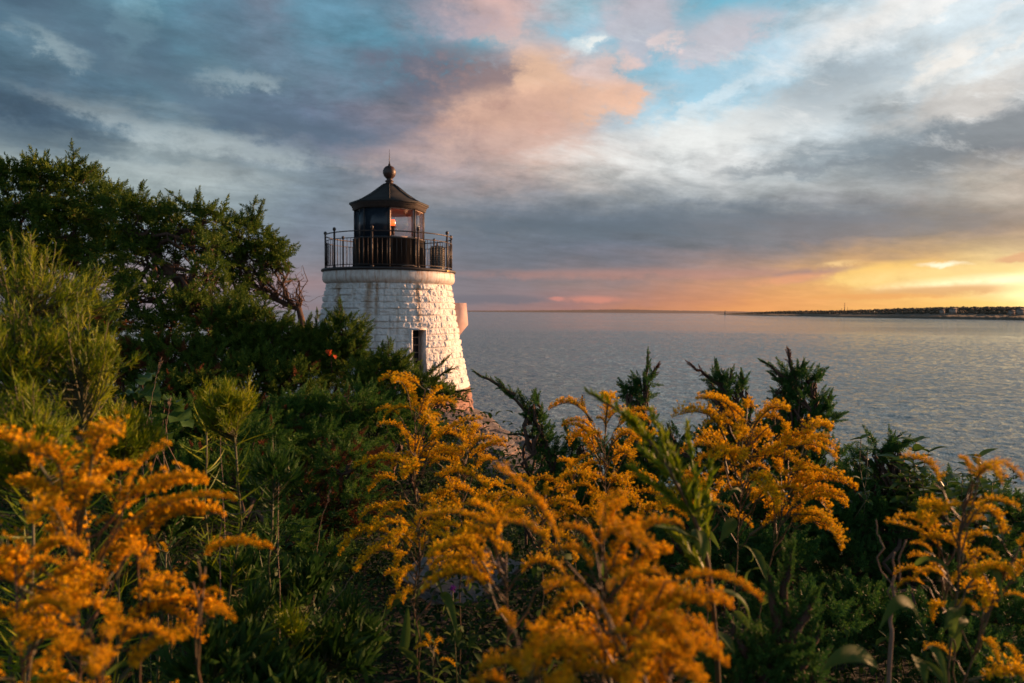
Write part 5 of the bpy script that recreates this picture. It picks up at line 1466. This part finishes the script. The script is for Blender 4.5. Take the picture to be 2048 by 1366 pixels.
# ------------------------------------------------------------------ other plants
def leaf_cluster(T, pts, L, me_list, rg, b, name='leaf', pitch=(0, 40), az=None, n=2, parent=None):
    for k, p in enumerate(pts):
        for j in range(n):
            a = (az if az is not None else k * 1.57) + j * math.pi + rg.normal() * 0.2
            q = rad(rg.uniform(*pitch)); d = np.array([math.cos(a) * math.cos(q), math.sin(a) * math.cos(q), math.sin(q)])
            M = Matrix.Translation(Vector(np.asarray(p) - b)) @ (frame_x(d, roll=rg.normal() * 0.25).to_4x4()) @ Matrix.Scale(L * rg.uniform(0.7, 1.15), 4)
            inst(name, me_list[rg.integers(len(me_list))], T, M)


BROAD = []
for kw in (dict(w=0.24, droop=0.2), dict(w=0.26, droop=0.45, wave=0.15), dict(w=0.22, droop=0.05, curl=0.2)):
    v, f = leaf_tpl(n=9, fold=0.22, **kw); me = mesh(v, [f], 'leaf', True); me.materials.append(M_BROAD); BROAD.append(me)


def leafy_shrub(label, base_px, stems, L, seed, npairs=7, name='leafy_shrub'):
    rg = np.random.default_rng(seed); b = ground_at(*base_px)
    T = thing(name, label, 'shrub', b, 'leafy shrubs at the cliff edge')
    for st in stems:
        e = P(*st); p = branch_pts(b, e, rg, 0.08, 12)
        obj('stem', MB().tube(p - b, np.linspace(0.006, 0.002, 12), 5), M_STEM, T, True)
        tt = 1 - np.linspace(0.0, 0.28, npairs)
        pts = [np.array([np.interp(t, np.linspace(0, 1, 12), p[:, j]) for j in range(3)]) for t in tt]
        leaf_cluster(T, pts, L, BROAD, rg, b)
    return T


leafy_shrub('leafy green shrub rising over the juniper mound in the middle of its top', (1810, 980, 3.6), [(1832, 885, 3.6), (1858, 905, 3.6), (1820, 940, 3.6), (1800, 920, 3.7)], 0.11, 71, 8)
leafy_shrub('leafy green shrub behind the goldenrod at the right edge', (1940, 990, 3.4), [(1960, 915, 3.4), (1925, 955, 3.4), (1985, 965, 3.4), (1895, 965, 3.4)], 0.10, 72, 8)
leafy_shrub('small leafy sprig at the left end of the juniper mound', (1725, 960, 3.6), [(1722, 878, 3.6), (1735, 900, 3.6)], 0.07, 73, 4)


def vine():
    rg = np.random.default_rng(81)
    v, f = leaf_tpl(0.42, 0.35, 0.12, 0.1, 11, 0.2, 0.35); me = mesh(v, [f], 'leaf', True); me.materials.append(M_BROAD)
    b = ground_at(310, 850, 3.0)
    T = thing('broad_leaved_vine', 'broad-leaved vine with reddish stalks between the feathery plants', 'vine', b)
    for k, (a, e, L) in enumerate((((270, 790), (345, 765), .15), ((300, 800), (250, 770), .13), ((330, 830), (365, 830), .15), ((300, 840), (260, 815), .16), ((285, 770), (300, 735), .1), ((330, 800), (370, 800), .12), ((310, 860), (350, 880), .13))):
        pa, pe = P(a[0], a[1], 3.0), P(e[0], e[1], 2.9 + 0.04 * k)
        p = branch_pts(b + (0, 0, .2), pa, rg, 0.1, 8)
        obj('stalk', MB().tube(p - b, np.linspace(0.005, 0.002, 8), 5), M_RSTEM, T, True)
        M = Matrix.Translation(Vector(pa - b)) @ (frame_x(pe - pa, roll=rg.normal() * 0.4).to_4x4()) @ Matrix.Scale(L, 4)
        inst('leaf', me, T, M)
    # red autumn leaves on the cedar bush
    b = P(662, 712, 10.1); T = thing('red_leaf_sprig', 'small red autumn leaves showing in the cedar bush left of the lighthouse', 'leaves', b)
    m2 = me.copy(); m2.materials.clear(); m2.materials.append(M_RED)
    for (x, y) in ((655, 700), (660, 706), (668, 710), (664, 700)):
        inst('leaf', m2, T, Matrix.Translation(Vector(P(x, y, 10.0) - b)) @ frame_x(rg.normal(size=3) * .5 + (0, -.3, -.8)).to_4x4() @ Matrix.Scale(0.07, 4))
    obj('stem', MB().tube(branch_pts((0, 0, -.35), (0, 0, 0.05), rg, .1, 5), 0.005, 5), M_BARK, T)


vine()


def spike_plant():
    """tall green stalk with unopened slender flower spikes, leaning over the cliff goldenrods"""
    rg = np.random.default_rng(91); d = 1.25
    b = ground_at(1455, 1366, 1.5)
    T = thing('budding_stalk', 'blurred green stalk with slender unopened spikes between the two cliff goldenrods', 'plant', b)
    main = [b, P(1440, 1366, 1.35), P(1418, 1130, d), P(1395, 1050, d), P(1350, 960, d), P(1300, 880, d), P(1235, 820, d), P(1172, 782, d)]
    main = np.array(main)
    t = np.linspace(0, 1, 40); tt = np.linspace(0, 1, len(main))
    mp = np.stack([np.interp(t, tt, main[:, j]) for j in range(3)], -1)
    for _ in range(3): mp[1:-1] = (mp[:-2] + mp[1:-1] * 2 + mp[2:]) / 4
    obj('stem', MB().tube(mp - b, np.linspace(0.006, 0.0016, 40), 6), M_RSTEM, T, True)
    spikes = [(mp[22:], 1.0)]
    for a, e in (((1385, 1030), (1260, 935)), ((1400, 1060), (1375, 850)), ((1370, 1000), (1300, 820)), ((1410, 1100), (1420, 930)), ((1350, 960), (1285, 900)), ((1418, 1150), (1322, 1040)), ((1395, 1040), (1330, 870)), ((1300, 880), (1250, 830))):
        pa, pe = P(*a, d), P(*e, d + rg.normal() * 0.05)
        spikes.append((branch_pts(pa, pe, rg, 0.05, 12), 0.8))
    for p, k in spikes:
        fo = MB(); n = 150; q = rg.random(n) ** 0.9
        pos = np.stack([np.interp(q, np.linspace(0, 1, len(p)), p[:, j]) for j in range(3)], -1)
        D = unit(p[-1] - p[0]) + rg.normal(size=(n, 3)) * 0.35
        strip_leaves(fo, pos - b, D, rg.uniform(0.018, 0.034, n) * (1.15 - 0.6 * q), np.full(n, 0.0022), rg, 0.3, 2)
        fo.tube(p - b, 0.0018, 4)
        obj('flower_spike', fo, M_FEATH, T)
    leaf_cluster(T, mp[2:20:2], 0.12, LEAVES, rg, b, pitch=(10, 50), n=1)


spike_plant()


def dead_stalks():
    rg = np.random.default_rng(95)
    def stalk(label, pts, r, tuft=0, name='dry_stalk'):
        w = [P(*q) for q in pts]; g = np.array([w[0][0], w[0][1] + .02, float(terr(w[0][0], w[0][1])) - .03])
        w = np.array([g] + w); T = thing(name, label, 'stalk', g, 'dry stalks among the plants')
        t = np.linspace(0, 1, 20); mp = np.stack([np.interp(t, np.linspace(0, 1, len(w)), w[:, j]) for j in range(3)], -1)
        mp[1:-1] += rg.normal(size=(18, 3)) * 0.002
        obj('stem', MB().tube(mp - g, np.linspace(r, r * .35, 20), 5), M_TWIG, T, True)
        if tuft:
            fo = MB(); q = rg.uniform(0.86, 1.0, tuft); pos = np.stack([np.interp(q, t, mp[:, j]) for j in range(3)], -1)
            strip_leaves(fo, pos - g, unit(mp[-1] - mp[-4]) + rg.normal(size=(tuft, 3)) * .3, np.full(tuft, 0.016), np.full(tuft, 0.0012), rg, .2, 2)
            obj('seed_head', fo, M_TWIG, T)
        return T, g
    stalk('dry grass stalk rising through the broad-leaved vine', [(290, 880, 2.6), (305, 790, 2.6), (321, 722, 2.6)], 0.0016, 50)
    stalk('shorter dry grass stalk right of the broad-leaved vine', [(328, 880, 2.5), (336, 840, 2.5), (340, 802, 2.5)], 0.0014, 30)
    stalk('dry grass stalk in the dark hollow left of the tall goldenrod', [(628, 1150, 2.6), (640, 1050, 2.6), (660, 985, 2.6)], 0.0018, 40)
    stalk('thin upright dry stalk under the lone feathery plant', [(448, 1000, 2.2), (441, 900, 2.2), (440, 760, 2.2)], 0.0018)
    stalk('brown dead stalk with a nodding end at the right of the lone feathery plant', [(557, 1150, 2.2), (556, 960, 2.2), (545, 880, 2.2)], 0.0022)
    stalk('pale bent twig lying across the shade behind the left goldenrods', [(440, 1030, 1.9), (500, 1024, 1.9), (545, 1022, 1.9)], 0.0018)
    stalk('pale slanting twig in the bottom shade left of the tall goldenrod', [(560, 1300, 1.9), (640, 1240, 1.9), (706, 1150, 1.9)], 0.0020)
    T, g = stalk('broken brown stem stub among the right goldenrods', [(1780, 1300, 1.5), (1785, 1200, 1.5), (1789, 1105, 1.5)], 0.0065, name='broken_stem')
    p = P(1760, 1080, 1.5); obj('side_twig', MB().tube(branch_pts(P(1783, 1200, 1.5) - g, p - g, rg, .2, 8), 0.0018, 5), M_TWIG, T)
    p = P(1812, 1080, 1.5); obj('side_twig', MB().tube(branch_pts(P(1787, 1190, 1.5) - g, p - g, rg, .1, 8), 0.0018, 5), M_TWIG, T)
    p = P(1752, 1040, 1.5); obj('side_twig', MB().tube(branch_pts(P(1760, 1085, 1.5) - g, p - g, rg, .1, 8), 0.0014, 5), M_TWIG, T)
    b = P(905, 1180, 2.0); T = thing('purple_flower', 'tiny purple flower low in the shade behind the tall goldenrod', 'flower', b)
    fo = MB(); strip_leaves(fo, np.zeros((40, 3)), rg.normal(size=(40, 3)) + (0, 0, 1.2), np.full(40, 0.014), np.full(40, 0.0011), rg); obj('petal', fo, M_PURP, T)
    obj('stem', MB().tube([(0, 0, 0), (0.02, 0, -.4)], 0.0018, 5), M_STEM, T)


dead_stalks()


# ------------------------------------------------------------------ rocks
def boulder(label, px, py, d, r, seed, sc_=(1, 1, .6)):
    rg = np.random.default_rng(seed)
    n = 110; u = np.linspace(0, math.pi, n); v = np.linspace(0, 2 * math.pi, 2 * n, endpoint=False)
    U, Vv = np.meshgrid(u, v, indexing='ij')
    D = np.stack([np.sin(U) * np.cos(Vv), np.sin(U) * np.sin(Vv), np.cos(U)], -1)
    R = np.ones(D.shape[:2])
    for k in range(20):                      # cut flat faces
        nn = unit(rg.normal(size=3)); h = rg.uniform(0.5, 0.85); dt = D @ nn
        R = np.where(dt > 1e-3, np.minimum(R, h / np.maximum(dt, 1e-3)), R)
    R = R + 0.16 * (fbm(D * 2.5 + seed, 5, seed) - .5) - 0.05 * np.clip(np.abs(fbm(D * np.array([1.5, 1.5, 7]) + seed, 3, seed + 3) - .45) * -12 + 1, 0, 1)
    pts = (D * R[..., None] * r * np.array(sc_)).reshape(-1, 3); m = 2 * n
    i = np.arange(n - 1)[:, None] * m; j = np.arange(m)[None]; j2 = (j + 1) % m
    o = obj('boulder', MB().add(pts, np.stack([i + j, i + m + j, i + m + j2, i + j2], -1).reshape(-1, 4)), M_ROCK)
    o.location = P(px, py, d); return tag(o, label, 'rock', 'granite rocks below the lighthouse')


boulder('small square granite block at the cliff edge right of the lighthouse foot', 955, 862, 15.0, 0.26, 1, (1, 1, .8))
boulder('grey granite slab directly below the lighthouse foot', 905, 850, 15.5, 0.75, 2, (1.3, 1.2, .5))
boulder('long sloping granite ledge running down right to the water', 985, 905, 12.0, 0.8, 3, (0.9, 1.8, .45))
boulder('darker granite slab lower down the slope beside the bough juniper', 1040, 960, 9.6, 0.72, 4, (1.1, 1.4, .45))
boulder('reddish granite lump between the ledge and the goldenrods', 930, 905, 12.5, 0.5, 5, (1.1, 1.2, .5))
boulder('shaded granite slab under the stems of the tall goldenrod', 920, 1150, 3.6, 0.34, 6, (1.2, 1.1, .35))


# ------------------------------------------------------------------ ground cover that nobody could count
def undergrowth():
    rg = np.random.default_rng(99)
    v, f = leaf_tpl(0.26, 0.3, 0.2, 0.1, 4)
    def cover(n, x0, x1, y0, y1, L, hmax, keep=None):
        x = rg.uniform(x0, x1, n); y = rg.uniform(y0, y1, n)
        den = fbm(np.stack([x * 2.2, y * 2.2, x * 0], -1), 3, 6)
        m = (den > 0.36) & (x < edge_x(y) - 0.9) & ((x < 0.9) | (y > 3.2) | (rg.random(n) < 0.3))
        if keep is not None: m &= keep(x, y)
        x, y, den = x[m], y[m], den[m]
        z = terr(x, y) + rg.random(len(x)) ** 1.3 * hmax * np.clip((den - 0.36) * 6, 0.3, 1.4)
        return np.stack([x, y, z], -1)
    mb = MB()
    for args in ((60000, -3.4, 3.6, 1.3, 5.5, 0, 0.55), (40000, -8, 5, 5.0, 10, 0, 0.6), (20000, -14, 1, 9, 20, 0, 0.8)):
        p = cover(*args); n = len(p)
        D = rg.normal(size=(n, 3)) * [1, 1, .5] + (0, 0, .25)
        s = rg.uniform(0.022, 0.052, n) * (1.0 if args[3] < 3 else 1.8 if args[3] < 8 else 3)
        mb.many(v, f, rots_x(D), p, s[:, None] * np.ones((1, 3)))
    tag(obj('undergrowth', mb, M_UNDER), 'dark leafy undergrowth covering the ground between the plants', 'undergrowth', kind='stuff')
    gb = MB(); n = 9000
    x = rg.uniform(-4, 2.5, n); y = rg.uniform(1.4, 8, n); den = fbm(np.stack([x * 1.3, y * 1.3, x * 0 + 3], -1), 3, 16)
    m = den > 0.47; x, y = x[m], y[m]; z = terr(x, y)
    n = len(x); strip_leaves(gb, np.stack([x, y, z], -1), rg.normal(size=(n, 3)) * [.3, .3, .1] + (0, 0, 1), rg.uniform(0.15, 0.5, n), np.full(n, 0.0016), rg, 0.35, 5)
    tag(obj('grass', gb, M_FEATHD), 'thin grass growing in the shade between the plants', 'grass', kind='stuff')


undergrowth()
